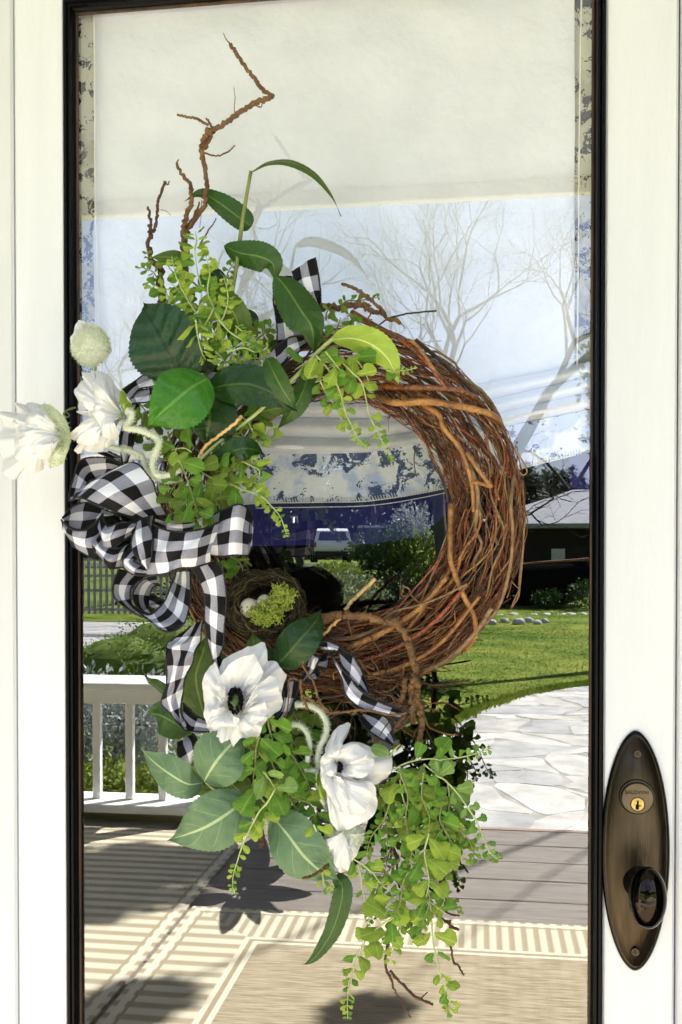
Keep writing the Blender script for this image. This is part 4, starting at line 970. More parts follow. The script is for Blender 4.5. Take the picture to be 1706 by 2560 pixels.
# stout traced vines of the right arm
for pts, r, m in (
    ([(925, 962, .10), (1000, 968, .128), (1090, 970, .135), (1150, 976, .132), (1195, 1000, .115), (1225, 1040, .09)], 7.5, 4),
    ([(945, 985, .10), (985, 1006, .128), (1080, 1005, .138), (1180, 1022, .13), (1235, 1040, .112), (1258, 1075, .085)], 8.5, 1),
    ([(1000, 985, .1), (1090, 1030, .13), (1110, 1070, .134), (1155, 1130, .136), (1180, 1210, .135), (1186, 1280, .132)], 6, 1),
    ([(1175, 1160, .13), (1195, 1230, .14), (1190, 1310, .14)], 5, 3),
    ([(1165, 1130, .135), (1215, 1200, .142), (1228, 1216, .14), (1200, 1208, .142), (1180, 1206, .136)], 5, 1),
    ([(1128, 1260, .115), (1126, 1380, .128), (1132, 1420, .13), (1160, 1490, .135), (1185, 1540, .13), (1188, 1590, .12), (1160, 1630, .10)], 6.5, 1),
    ([(1290, 1150, .085), (1278, 1250, .125), (1282, 1330, .125), (1275, 1420, .12), (1245, 1520, .11), (1180, 1590, .1)], 4.5, 3),
    ([(1305, 1200, .085), (1311, 1280, .09), (1308, 1360, .09), (1300, 1440, .09), (1296, 1490, .09), (1278, 1520, .09)], 3, 3),
    ([(1060, 1680, .1), (1130, 1640, .12), (1190, 1580, .125), (1230, 1520, .125)], 6, 3),
    ([(870, 1620, .12), (960, 1580, .135), (1050, 1520, .138), (1120, 1440, .135)], 7, 1),
    ([(880, 1660, .12), (980, 1625, .135), (1080, 1560, .138), (1170, 1460, .135)], 5.5, 0),
    ([(920, 1690, .12), (1020, 1660, .13), (1110, 1600, .136), (1200, 1490, .135)], 5, 1),
    ([(810, 1600, .11), (900, 1590, .12), (1000, 1545, .125)], 6, 3),
    ([(880, 780, .11), (960, 825, .125), (1020, 855, .125), (1090, 930, .128), (1150, 990, .125)], 6, 4),
    ([(900, 800, .12), (1000, 850, .135), (1060, 900, .138), (1120, 975, .138)], 5, 0),
    ([(1010, 865, .12), (1025, 852, .14), (1050, 872, .142), (1090, 930, .138), (1110, 950, .13)], 4, 1),
    ([(1040, 850, .11), (1100, 900, .12), (1170, 965, .11), (1225, 1040, .1), (1262, 1120, .1)], 4.5, 2),
    ([(960, 1010, .1), (1035, 1045, .115), (1075, 1130, .11), (1110, 1210, .11), (1122, 1260, .11)], 3.4, 2),
    ([(1130, 1420, .12), (1060, 1520, .13), (1015, 1580, .12)], 3, 1),
    ([(1170, 1460, .14), (1080, 1502, .142), (990, 1528, .14), (960, 1545, .13)], 2.6, 3),
    ([(1120, 1350, .12), (1090, 1410, .125), (1030, 1480, .125), (950, 1570, .12)], 2.8, 0)):
    b = MB(); C_ = catmull(S2(pts), 34); tube(b, C_, r * PXM, r * PXM * .85, 8, knobby=.16); b.build('stout_vine', VINES[m], ring)
# rusty bark strips caught among the vines
for k in range(46):
    th = rv.uniform(-2.3, 1.35); ps = rv.uniform(.5, 2.4); L = rv.uniform(.05, .13)
    A_, B_ = [], []
    ww = rv.uniform(5, 12)
    for i in range(8):
        t = i / 7; q = ringpt(th + L * t, WT * (.86 + .1 * math.sin(t * 9 + k)), ps + rv.uniform(-.02, .02)); q2 = ringpt(th + L * t + .01, WT * (.84 + .1 * math.cos(t * 7 + k)), ps + ww / WT * math.sin(math.pi * (.1 + .85 * t)))
        A_.append(q); B_.append(q2)
    b = MB(); sheet(b, A_, B_, 3); b.build('bark_strip', M['bark_strip'], ring)
# curling tendrils
for k in range(34):
    th = rv.uniform(-2.2, 1.4); ps = rv.uniform(-.4, 3.3); p = ringpt(th, WT * .98, ps); n = (p - ringpt(th, 10, ps)).normalized(); a = Vector((rv.gauss(0, 1), rv.gauss(0, .4), rv.gauss(0, 1))).normalized()
    s = n.cross(a).normalized(); pts = []; turns = rv.uniform(.7, 2.2); R0 = rv.uniform(5, 13) * PXM; reach = rv.uniform(10, 34) * PXM
    for i in range(18):
        t = i / 17; rr = R0 * (1 - .6 * t); ang = turns * 6.283 * t
        pts.append(p + n * (reach * t) * .6 + a * (reach * t + rr * math.sin(ang)) + s * (rr * (1 - math.cos(ang))))
    b = MB(); tube(b, pts, rv.uniform(1.0, 1.9) * PXM, .7 * PXM, 5); b.build('tendril', rv.choice(VINES), ring)
for pts, r, m in (
    ([(1315, 1300), (1310, 1330), (1308, 1380), (1300, 1470), (1295, 1480), (1280, 1515)], 2.2, 3),
    ([(1302, 1290), (1318, 1298), (1318, 1312), (1306, 1318)], 1.2, 2), ([(1280, 1455), (1298, 1473)], 1.3, 1),
    ([(960, 1000), (1000, 1030), (1018, 1048), (1022, 1060), (1012, 1062)], 1.6, 2), ([(1050, 1110), (1038, 1130), (1036, 1160), (1042, 1192)], 1.5, 2),
    ([(1000, 1012), (1050, 1085), (1080, 1140), (1112, 1200)], 2.4, 4), ([(1075, 1070), (1100, 1100), (1130, 1135)], 1.6, 2),
    ([(1104, 1122), (1114, 1112), (1118, 1130), (1106, 1138), (1112, 1150)], 1.5, 2), ([(1100, 1170), (1088, 1160), (1090, 1176), (1100, 1186), (1112, 1190)], 1.5, 2),
    ([(1024, 1473), (1012, 1468), (1004, 1488), (1022, 1490), (1025, 1474), (1030, 1490), (1060, 1515), (1085, 1522)], 2.0, 1),
    ([(1120, 1330), (1070, 1460), (1030, 1500), (985, 1545)], 2.2, 3), ([(1130, 1345), (1080, 1440), (1045, 1520)], 1.8, 1),
    ([(1190, 1600), (1208, 1601)], 1.6, 2), ([(1290, 1128), (1305, 1150), (1318, 1178), (1308, 1188), (1300, 1180)], 2.2, 3)):
    b = MB(); tube(b, catmull(S2(pts, .12), 24), r * PXM, r * PXM * .7, 5, knobby=.1); b.build('tendril', VINES[m], ring)

# ------------------------------------------------------------------ twigs and roots
def twig_thing(name, label, cat, branches, m, base=None, d=.12, group=None, knob=.3, pn='branch'):
    t = thing(name, label, cat, U(*base, d), group)
    for br in branches:
        pts, r0, r1 = br[:3]; mm = br[3] if len(br) > 3 else m
        n = max(8, len(pts) * 7)
        C_ = catmull(S2(pts, d), n)
        for i in range(1, n - 1): C_[i] = C_[i] + Vector((rv.gauss(0, .25), rv.gauss(0, .25), rv.gauss(0, .25))) * r0 * PXM
        b = MB(); tube(b, C_, r0 * PXM, r1 * PXM, 7, knobby=knob); b.build(pn, mm, t)
    return t
twig_thing('curly_twig', 'tallest crooked brown twig rising high above the wreath against the cream shade', 'twig', [
    ([(462, 640), (467, 580), (508, 517), (519, 465)], 8, 5), ([(519, 465), (510, 402), (505, 367), (522, 321)], 5, 7),
    ([(512, 372), (528, 340), (530, 318), (516, 296)], 5, 2), ([(526, 326), (536, 324), (576, 298), (610, 275), (640, 258), (683, 241)], 6, 6), ([(683, 241), (657, 224), (640, 200), (617, 172), (594, 138), (576, 109)], 5, 4), ([(576, 109), (566, 98), (559, 83)], 1.6, .7),
    ([(522, 313), (496, 298), (470, 293), (444, 287)], 3.2, 2.6), ([(509, 382), (542, 390), (571, 379), (588, 364)], 2.2, 1.6), ([(588, 287), (586, 270), (588, 245), (585, 218)], 1.2, .6), ([(636, 262), (652, 268), (656, 258)], 2, 1), ([(470, 572), (490, 530), (500, 505)], 2.5, 2), ([(505, 500), (504, 530), (500, 570)], 1, .6)], M['root'], (462, 640), .118)
twig_thing('curly_twig', 'forked brown twig just left of the tallest twig', 'twig', [
    ([(467, 700), (462, 640), (459, 590), (467, 545), (479, 499), (476, 465), (455, 435), (442, 408)], 8, 3), ([(442, 408), (447, 398)], 2, 1), ([(460, 590), (478, 560), (490, 525)], 3, 2)], M['root'], (467, 700), .124)
twig_thing('curly_twig', 'dark hairy twig at the left edge of the top greenery', 'twig', [
    ([(420, 815), (412, 777), (405, 740), (402, 700), (398, 670), (376, 640), (374, 591), (378, 560), (370, 517)], 10, 3), ([(375, 580), (387, 574), (394, 540), (396, 505), (413, 453)], 4, 3), ([(413, 453), (420, 462), (424, 452)], 1.5, 1), ([(400, 700), (407, 680), (404, 665)], 3, 1), ([(402, 524), (416, 528), (428, 538)], .8, .5)], M['root_dark'], (420, 815), .120, knob=.6)
twig_thing('thin_twig', 'thin straight dark twig right of the forked twig', 'twig', [([(500, 612), (520, 578), (533, 560), (541, 545)], 2.0, 1.2)], M['root_dark'], (500, 612), .11)
twig_thing('root_twig', 'knobbly root twig lying along the top of the vine ring', 'twig', [
    ([(795, 778), (820, 765), (844, 769), (887, 766), (905, 762), (930, 778), (955, 780), (967, 792), (999, 807)], 8, 4), ([(854, 709), (870, 715), (896, 726), (915, 742), (930, 752), (959, 778)], 3.6, 4), ([(930, 780), (922, 796), (932, 800)], 2, 1), ([(995, 806), (1008, 812), (1012, 822)], 1.5, .8), ([(900, 765), (920, 760), (928, 766)], 3, 1)], M['root'], (795, 778), .13, knob=.5)
twig_thing('floral_wire', 'straight black wire sticking out at the top right of the ring', 'wire', [([(942, 817), (962, 802), (986, 791), (1030, 783), (1092, 777)], 1.8, 2.2)], M['wire'], (942, 817), .07, knob=0, pn='wire')
twig_thing('root_branch', 'stout root branch curving from the nest down over the lower ring', 'branch', [
    ([(801, 1555), (826, 1541), (851, 1538), (897, 1541), (954, 1550), (992, 1560), (1019, 1594), (1032, 1640), (1040, 1680), (1044, 1720)], 10, 7), ([(1044, 1720), (1041, 1745), (1052, 1772), (1056, 1800), (1052, 1833), (1043, 1893)], 7, 6),
    ([(1031, 1695), (1028, 1740), (1033, 1810)], 8, 5), ([(1014, 1695), (1010, 1730), (995, 1764), (949, 1813), (941, 1870)], 6, 5), ([(1014, 1787), (987, 1821), (970, 1836)], 5, 4), ([(870, 1552), (876, 1572), (884, 1600)], 2, 1), ([(850, 1545), (835, 1560), (808, 1588)], 4, 3, M['tan_twig'])], M['root'], (801, 1555), .155, knob=.3)
twig_thing('cut_twig', 'short cut tan twig pointing up inside the ring beside the nest', 'twig', [([(862, 1525), (880, 1503), (897, 1487), (939, 1447)], 4.0, 5.0)], M['tan_twig'], (862, 1525), .13, knob=.08)
twig_thing('fine_root', 'fine forked roots crossing the check ribbon beside the open poppy', 'twig', [
    ([(752, 1698), (755, 1738), (762, 1755), (769, 1774)], 4, 3), ([(757, 1738), (792, 1758), (823, 1781)], 3, 2.5), ([(762, 1620), (758, 1650), (760, 1669), (786, 1709), (800, 1755), (823, 1778)], 2.4, 2.4), ([(745, 1697), (724, 1700), (722, 1740), (717, 1784), (703, 1818)], 2.2, 1.6), ([(823, 1783), (865, 1779), (905, 1775), (940, 1780), (980, 1787), (1018, 1783)], 3, 2.4)], M['root'], (752, 1698), .185, knob=.3)
rt = thing('root_tangle', 'tangle of fine roots under the lower right of the ring', 'twigs', U(1000, 1760, .12))
for k in range(64):
    x, y = rv.uniform(850, 1070), rv.uniform(1640, 1800)
    if (x - 870) * .5 + 1650 > y + 60: continue
    a = rv.uniform(.2, 2.2) if k % 3 else rv.uniform(2.4, 3.4); L = rv.uniform(50, 130); pts = [(x, y, .10 + rv.uniform(0, .06))]
    for i in range(4):
        a += rv.gauss(0, .45); x += math.cos(a) * L / 4; y += math.sin(a) * L / 4; pts.append((x, y, max(.06, pts[-1][2] + rv.gauss(0, .008))))
    b = MB(); r = rv.uniform(1.0, 3.0) * PXM; tube(b, catmull(S2(pts), 16), r, r * .6, 5, knobby=.3); b.build('root', rv.choice((M['root'], M['root'], VINES[2], VINES[1], M['root_dark'])), rt)
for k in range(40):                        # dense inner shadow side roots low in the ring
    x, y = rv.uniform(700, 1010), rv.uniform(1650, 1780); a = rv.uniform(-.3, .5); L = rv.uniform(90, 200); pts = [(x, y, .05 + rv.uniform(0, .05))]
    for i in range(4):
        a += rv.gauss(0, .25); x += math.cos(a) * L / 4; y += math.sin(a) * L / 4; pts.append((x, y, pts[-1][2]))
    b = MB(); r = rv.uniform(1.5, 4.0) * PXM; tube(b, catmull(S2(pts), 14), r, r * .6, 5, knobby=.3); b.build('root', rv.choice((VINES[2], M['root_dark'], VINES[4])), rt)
twig_thing('hanging_root', 'long dark roots trailing through the lowest green sprays', 'twig', [
    ([(974, 1950), (1010, 1957), (1048, 1975), (1075, 2015), (1094, 2052), (1110, 2085), (1118, 2118), (1115, 2181), (1095, 2215), (1076, 2248), (1090, 2285), (1122, 2308), (1146, 2324)], 6, 3), ([(1125, 2300), (1127, 2340), (1132, 2399), (1146, 2415), (1160, 2438)], 3, 2), ([(985, 2300), (975, 2340), (964, 2410), (978, 2450), (992, 2487), (1027, 2543)], 4, 1.6), ([(975, 2427), (1010, 2465), (1041, 2494), (1083, 2510)], 3, 3), ([(1050, 2498), (1070, 2480)], 1.8, 1.2), ([(965, 2050), (975, 2100), (989, 2136), (999, 2220)], 3.5, 2), ([(985, 2080), (978, 2130), (985, 2180), (1000, 2220)], 2.5, 1.5), ([(1000, 2090), (1010, 2110), (1020, 2130)], 2.5, 1.5), ([(940, 1960), (955, 2010), (985, 2060)], 4, 3), ([(1085, 2270), (1110, 2275), (1125, 2285), (1148, 2290)], 2.5, 2)], M['root_dark'], (974, 1950), .165, knob=.45)
twig_thing('bare_twig', 'jointed tan stalk slanting through the middle greenery', 'stem', [([(604, 1039), (590, 1056), (558, 1082), (517, 1113), (505, 1128), (496, 1148), (489, 1168)], 3.8, 3.4)], M['tan_twig'], (489, 1168), .20, knob=.12, pn='stalk')
twig_thing('twist_root', 'short twisted brown root hanging among the lower left leaves', 'twig', [([(617, 1985), (622, 2004), (640, 2030), (650, 2060), (655, 2085), (657, 2118)], 3, 6)], M['root_dark'], (617, 1985), .20, knob=.5)
twig_thing('twist_root', 'short brown root lying across the big grey green leaf', 'twig', [([(757, 2196), (780, 2190), (800, 2178), (822, 2163)], 2.5, 4)], M['root_dark'], (822, 2163), .215, knob=.5)

# ------------------------------------------------------------------ big leaves
VIEW = Vector((0, -1, 0))
def leaf_mesh(mb, P, hw, fold=.25, roll=0.0, teeth=.045, wob=.10, quilt=.03, peak=.42, uvflip=False):
    N = 44; A = 10
    C_ = catmull(P, N); hw *= PXM; vs_, fs, uvs = [], [], []
    ph = rv.uniform(0, 6)
    for i in range(N):
        t = i / (N - 1)
        tg = (C_[min(i + 1, N - 1)] - C_[max(i - 1, 0)]).normalized()
        s = tg.cross(VIEW).normalized(); n = s.cross(tg).normalized()
        if n.dot(VIEW) < 0: n = -n
        cr, sr = math.cos(roll), math.sin(roll); s, n = s * cr + n * sr, n * cr - s * sr
        a_, b_ = peak * 2.0, (1 - peak) * 1.9
        w = (t ** a_) * ((1 - t) ** b_) / ((peak / (1)) ** a_ * (1 - peak) ** b_ * 1.0)
        pk = a_ / (a_ + b_); w = (t ** a_) * ((1 - t) ** b_) / (pk ** a_ * (1 - pk) ** b_) if 0 < t < 1 else 0.0
        w = w ** (.62 if t < pk else 1.3) * hw
        for k in range(A + 1):
            u = -1 + 2 * k / A
            ww = w * u
            if k in (0, A): ww *= 1 + (teeth if i % 2 else -teeth * .3)
            au = abs(u)
            lift = -fold * au * w + hw * wob * math.sin(t * 5.5 + ph + u * 1.3) * au + hw * quilt * math.cos(6.283 * (t * 6.5 - au * 1.4)) * (1 - (2 * au - 1) ** 2)
            vs_.append(C_[i] + s * ww + n * lift); uvs.append((k / A, t))
    for i in range(N - 1):
        for k in range(A): a = i * (A + 1) + k; fs.append((a, a + 1, a + A + 2, a + A + 1))
    mb.add(vs_, fs, uvs)
def leafy(name, label, cat, leaves, stems, base, d, group=None):
    t = thing(name, label, cat, U(*base, d), group)
    for st in stems:
        b = MB(); tube(b, catmull(S2(st[0], d), 20), st[1] * PXM, st[2] * PXM, 8, knobby=.08); b.build('stem', st[3] if len(st) > 3 else M['stem_olive'], t)
    for lf in leaves:
        kw = dict(lf[3]) if len(lf) > 3 else {}
        lab = kw.pop('label', None); rib = kw.pop('rib', None)
        b = MB(); P = S2(lf[0], d); leaf_mesh(b, P, lf[1], **kw); o = b.build('leaf', lf[2], t, label=lab)
    return t
G_L = 'leafy stems in the wreath'
leafy('leaf_spray', 'tallest leafy stem with a long leaf arching right at its tip', 'foliage', [
    ([(626, 432, .125), (670, 408, .13), (725, 406, .14), (785, 436, .14), (830, 490, .13), (853, 541, .12)], 17, L_OLIVE, dict(fold=.1, roll=.9, peak=.35)),
    ([(630, 566, .10), (600, 545, .105), (545, 505, .11), (500, 483, .11), (459, 505, .115)], 27, L_MID, dict(peak=.3, fold=.3, roll=.35)),
    ([(561, 615, .125), (600, 632, .13), (650, 642, .135), (682, 660, .13), (690, 703, .12)], 33, L_MID, dict(peak=.5, fold=.2, roll=-.3))],
    [([(628, 428), (615, 500), (606, 555), (593, 655), (578, 745), (560, 800), (542, 850), (524, 907), (508, 952)], 4.0, 6.0, M['stem_olive'])], (508, 952), .125, G_L)
leafy('leaf_spray', 'single broad green leaf hanging over the upright check ribbon', 'foliage', [([(690, 688, .15), (718, 722, .155), (752, 775, .165), (780, 820, .165), (785, 884, .15)], 42, L_MID, dict(peak=.5, fold=.3, roll=.25))], [], (690, 690), .15, G_L)
leafy('leaf_spray', 'pale stalk carrying a lime green leaf with a pale midrib', 'foliage', [([(830, 850, .165), (880, 846, .175), (930, 862, .18), (972, 900, .175), (998, 960, .16)], 34, L_LIME, dict(peak=.5, fold=.12, roll=-.45))], [([(834, 846), (815, 862), (792, 883), (755, 925), (715, 966)], 4.5, 4.5, M['stem_pale'])], (715, 966), .165, G_L)
leafy('leaf_spray', 'large bluish green quilted leaf at the left above the bright leaf', 'foliage', [([(460, 962, .15), (432, 900, .165), (400, 840, .17), (372, 790, .165), (360, 757, .155)], 84, L_BLUE, dict(peak=.40, fold=-.12, quilt=.06, wob=.06, roll=.2))], [], (460, 960), .15, G_L)
leafy('leaf_spray', 'glossy bright green leaf lying in front of the dark leaves', 'foliage', [([(521, 946, .20), (480, 968, .215), (440, 1000, .22), (400, 1035, .215), (372, 1066, .20)], 68, L_BRIGHT, dict(peak=.42, fold=.14, wob=.08, quilt=.02))], [], (520, 946), .20, G_L)
leafy('leaf_spray', 'dark round leaf with a pale upright midrib below the bright leaf', 'foliage', [([(527, 975, .165), (525, 1010, .18), (524, 1050, .185), (518, 1085, .18), (516, 1110, .17)], 62, L_DARK, dict(peak=.5, fold=.1))], [], (527, 975), .165, G_L)
leafy('leaf_spray', 'pair of long dark leaves stretching right below the check ribbon', 'foliage', [
    ([(522, 974, .18), (570, 962, .195), (630, 962, .20), (695, 990, .195), (745, 1030, .18)], 44, L_DARK, dict(peak=.45, fold=.1)),
    ([(668, 896, .19), (684, 930, .20), (705, 970, .20), (724, 1000, .195), (742, 1026, .185)], 26, L_MID, dict(peak=.4, fold=-.1, roll=-.3)),
    ([(772, 925, .15), (765, 960, .155), (745, 1005, .155), (722, 1040, .15), (695, 1072, .14)], 24, L_MID, dict(peak=.45, fold=.2)),
    ([(620, 1040, .15), (660, 1028, .15), (700, 1020, .15), (735, 1024, .15)], 20, L_OLIVE, dict(fold=.1))],
    [([(670, 1008), (640, 1035), (606, 1062), (555, 1100), (515, 1135), (479, 1168)], 4.0, 4.0, M['stem_pale'])], (479, 1168), .175, G_L)
leafy('leaf_spray', 'very dark narrow leaf pointing right above the printed band', 'foliage', [([(490, 1170, .17), (540, 1150, .185), (590, 1125, .195), (625, 1122, .19), (660, 1133, .175)], 26, L_DARK, dict(peak=.6, fold=.1))], [], (490, 1170), .17, G_L)
leafy('leaf_spray', 'olive leaves standing among the lime sprays at the top', 'foliage', [
    ([(505, 696, .14), (548, 735, .155), (580, 775, .16), (598, 820, .15), (596, 860, .14)], 32, L_OLIVE, dict(peak=.6, fold=.2)),
    ([(520, 670, .11), (545, 695, .11), (560, 735, .105)], 18, L_DARK, dict(peak=.5)),
    ([(625, 838, .10), (620, 800, .11), (606, 770, .10)], 24, L_DARK, dict(peak=.5, fold=.2)),
    ([(478, 652, .125), (440, 645, .135), (405, 642, .13), (378, 644, .12)], 19, L_OLIVE, dict(peak=.4)),
    ([(500, 930, .13), (510, 900, .14), (505, 870, .13)], 30, L_DARK, dict(peak=.5))], [], (600, 860), .13, G_L)
leafy('leaf_spray', 'glossy dark green leaf leaning up right under the nest', 'foliage', [
    ([(688, 1668, .17), (715, 1640, .185), (750, 1600, .19), (785, 1560, .18), (804, 1526, .165)], 42, L_DARK, dict(peak=.45, fold=.2)),
    ([(640, 1625, .155), (634, 1605, .16), (632, 1580, .155)], 16, L_OLIVE, dict(peak=.4)),
    ([(680, 1670, .14), (672, 1640, .14), (664, 1605, .14)], 14, L_DARK, dict(peak=.4))], [], (688, 1668), .165, G_L)
leafy('leaf_spray', 'olive leaf standing behind the open poppy and check ribbon tails', 'foliage', [([(515, 1800, .13), (500, 1750, .135), (490, 1690, .14), (508, 1630, .14), (516, 1588, .135)], 50, L_OLIVE, dict(peak=.45, fold=.1))], [], (515, 1800), .13, G_L)
leafy('leaf_spray', 'curled leaf and round leaf sticking out left behind the ribbon tail', 'foliage', [
    ([(470, 1765, .10), (430, 1745, .10), (390, 1715, .105), (368, 1700, .11), (356, 1672, .10)], 16, L_MID, dict(peak=.4, fold=.5, roll=.5)),
    ([(482, 1832, .12), (450, 1815, .13), (415, 1795, .135), (390, 1785, .13), (374, 1786, .12)], 42, L_MID, dict(peak=.45, fold=.1))], [], (482, 1832), .11, G_L)
leafy('leaf_spray', 'three grey green leaves below the open poppy', 'foliage', [
    ([(508, 1957, .17), (470, 1960, .185), (425, 1935, .19), (385, 1905, .18), (354, 1873, .17)], 40, L_SAGE, dict(peak=.45, fold=.1)),
    ([(510, 1955, .19), (530, 1920, .205), (556, 1885, .205), (590, 1850, .19), (622, 1822, .17)], 60, L_SAGE, dict(peak=.4, fold=.08)),
    ([(545, 1945, .14), (535, 1970, .145), (520, 1995, .145), (512, 2018, .14)], 30, L_OLIVE, dict(peak=.45)),
    ([(560, 1940, .13), (585, 1965, .13), (605, 1985, .13), (622, 2010, .13)], 34, L_OLIVE, dict(peak=.5))], [([(515, 1955), (540, 1975), (580, 1990), (612, 2000)], 3.5, 3.5, M['stem_pale'])], (612, 2000), .16, G_L)
leafy('leaf_spray', 'big grey green leaf pointing left at the lower left', 'foliage', [([(622, 1992, .19), (575, 2030, .205), (520, 2065, .21), (470, 2085, .20), (422, 2099, .185)], 62, L_SAGE, dict(peak=.42, fold=.1))], [], (622, 1992), .19, G_L)
leafy('leaf_spray', 'big grey green leaf pointing down right below the poppies', 'foliage', [([(680, 2040, .185), (718, 2085, .20), (760, 2140, .205), (805, 2180, .20), (850, 2202, .185)], 58, L_SAGE, dict(peak=.42, fold=.1)),
    ([(835, 2190, .175), (856, 2215, .18), (852, 2262, .18), (830, 2330, .175), (795, 2385, .165), (770, 2408, .16), (755, 2412, .155)], 22, L_MID, dict(peak=.3, fold=.2, label='long drooping dark green leaf'))], [], (680, 2040), .185, G_L)

# ------------------------------------------------------------------ creeping sprays
def leaflet_mesh(kind, m):
    K = {'bell': [(0, 0), (.20, .14), (.27, .40), (.38, .62), (.43, .82), (.33, .97), (.08, .97), (-.14, 1.03), (-.38, .92), (-.42, .72), (-.27, .44), (-.20, .16)],
         'oval': [(0, 0), (.2, .16), (.34, .42), (.34, .68), (.18, .92), (0, 1.0), (-.2, .9), (-.35, .66), (-.33, .4), (-.19, .15)],
         'boot': [(0, 0), (.15, .15), (.20, .45), (.26, .72), (.16, .95), (-.08, 1.02), (-.38, .86), (-.52, .60), (-.42, .44), (-.2, .38), (-.14, .15)],
         'narrow': [(0, 0), (.1, .2), (.15, .5), (.12, .8), (0, 1), (-.12, .8), (-.15, .5), (-.1, .2)]}[kind]
    c = Vector((0, .52, .05)); n = len(K); vs_ = []; fs = []
    vs_.append(c + Vector((0, 0, .03)))
    for s, z in ((.5, .07), (1, -.04)):
        for i, (x, y) in enumerate(K):
            vs_.append(Vector((c.x + (x - c.x) * s, c.y + (y - c.y) * s, z + (.05 * math.sin(i * 2.1) if s == 1 else -.05 * (abs(x) < .1)))))
    for i in range(n):
        j = (i + 1) % n; fs.append((0, 1 + i, 1 + j)); fs.append((1 + i, 1 + n + i, 1 + n + j, 1 + j))
    vs_ = [Vector((v.x, v.y, v.z + .10 * abs(v.x) - .05 + .04 * math.sin(v.y * 7 + v.x * 3))) for v in vs_]
    b = MB(); b.add(vs_, fs, [(.5 + v.x * .9, v.y) for v in vs_]); o = b.build('leaflet', m); me = o.data; bpy.data.objects.remove(o); return me
LFM = {k: [leaflet_mesh(s, M[k]) for s in ('bell', 'boot', 'oval', 'boot')] + [leaflet_mesh('narrow', M[k])] for k in ('lime_leaflet', 'green_leaflet', 'olive_leaflet', 'sage_leaflet', 'dark_leaflet')}
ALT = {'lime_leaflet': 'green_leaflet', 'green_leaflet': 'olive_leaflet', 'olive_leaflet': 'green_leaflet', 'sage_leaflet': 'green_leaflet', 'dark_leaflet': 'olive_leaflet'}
def add_leaflet(t, me, p, d, n, s):
    d = d.normalized(); x = d.cross(n).normalized(); n = x.cross(d).normalized()
    o = link(bpy.data.objects.new('leaflet', me)); o.parent = t
    mtx = Matrix((x, d, n)).transposed().to_4x4(); mtx = Matrix.Translation(p - Vector(t.location)) @ mtx @ Matrix.Diagonal((s, s, s, 1))
    o.matrix_local = mtx
def spray(label, strands, m, group='trailing green sprays in the wreath'):
    base = strands[0][0][0]; d0 = strands[0][3] if len(strands[0]) > 3 else .16
    t = thing('creeping_spray', label, 'foliage', U(base[0], base[1], d0), group)
    for st in strands:
        pts, s0, s1 = st[:3]; s0 *= 1.16; s1 *= 1.1; d = st[3] if len(st) > 3 else .16; kind = st[4] if len(st) > 4 else 'mix'; mm = st[5] if len(st) > 5 else m
        C_ = catmull(S2(pts, d), 40)
        L = sum((C_[i + 1] - C_[i]).length for i in range(39)) / PXM
        sm = M['stem_pale'] if mm in ('lime_leaflet', 'sage_leaflet') else M['stem_olive']
        r = 2.3 if s0 > 20 else 1.5
        C2 = [c + Vector((0, rv.gauss(0, .0006), 0)) for c in C_]
        b = MB(); tube(b, C2, r * PXM, .9 * PXM, 6, knobby=.12); b.build('stem', sm, t)
        pos = s0 * .15; side = 1
        while pos < L:
            f = pos / L; i = min(38, int(f * 39)); p = C_[i].lerp(C_[i + 1], f * 39 - i); tg = (C_[i + 1] - C_[i]).normalized()
            s = s0 + (s1 - s0) * f
            for sd in (1, -1):
                if rv.random() < .12: continue
                sv = tg.cross(VIEW).normalized() * sd
                dr = sv * rv.uniform(.7, 1) + tg * rv.uniform(.1, .7) + VIEW * rv.uniform(-.25, .5) + Vector((0, 0, -.2))
                nn = VIEW + Vector((rv.gauss(0, .62), 0, rv.gauss(0, .62) + .2))
                m0 = mm; mm = ALT[m0] if rv.random() < .28 else m0
                me = LFM[mm][4] if kind == 'narrow' else rv.choice(LFM[mm][:4]) if s > 11 else LFM[mm][2]
                add_leaflet(t, me, p + sv * s * .08 * PXM, dr, nn, s * rv.uniform(.72, 1.28) * PXM); mm = m0
            pos += s * (.86 if kind != 'narrow' else .44) * rv.uniform(.8, 1.2)
    return t
LI, GR, OL, SG = 'lime_leaflet', 'green_leaflet', 'olive_leaflet', 'sage_leaflet'
spray('upright lime spray topping the greenery beside the forked twigs', [
    ([(506, 880), (504, 800), (503, 720), (494, 680), (489, 640), (487, 612)], 44, 30, .15), ([(500, 720), (475, 700), (450, 690), (425, 672), (418, 650)], 34, 22, .14, 'mix', OL), ([(535, 786), (489, 767), (448, 726), (425, 705)], 40, 28, .155), ([(487, 625), (492, 600), (488, 578)], 34, 22, .15, 'narrow'), ([(470, 800), (445, 770), (420, 740), (390, 715), (378, 722)], 30, 18, .14)], LI)
spray('feathery lime spray drooping right above the ribbon', [([(548, 800), (575, 830), (610, 852), (645, 866), (672, 882)], 26, 8, .175), ([(590, 815), (620, 840), (650, 862)], 16, 7, .17, 'narrow'), ([(540, 850), (545, 810), (550, 770), (558, 745)], 50, 34, .165, 'narrow'), ([(560, 850), (580, 870), (600, 880), (590, 905)], 34, 24, .16)], LI)
spray('narrow leaved lime spray drooping left beside the quilted leaf', [([(490, 800), (495, 840), (505, 880), (515, 900)], 40, 16, .185, 'narrow'), ([(540, 880), (555, 895), (570, 920)], 30, 22, .165), ([(535, 770), (520, 800), (500, 830)], 34, 28, .17, 'narrow'), ([(580, 880), (575, 910), (572, 930)], 26, 18, .16, 'narrow', OL)], LI)
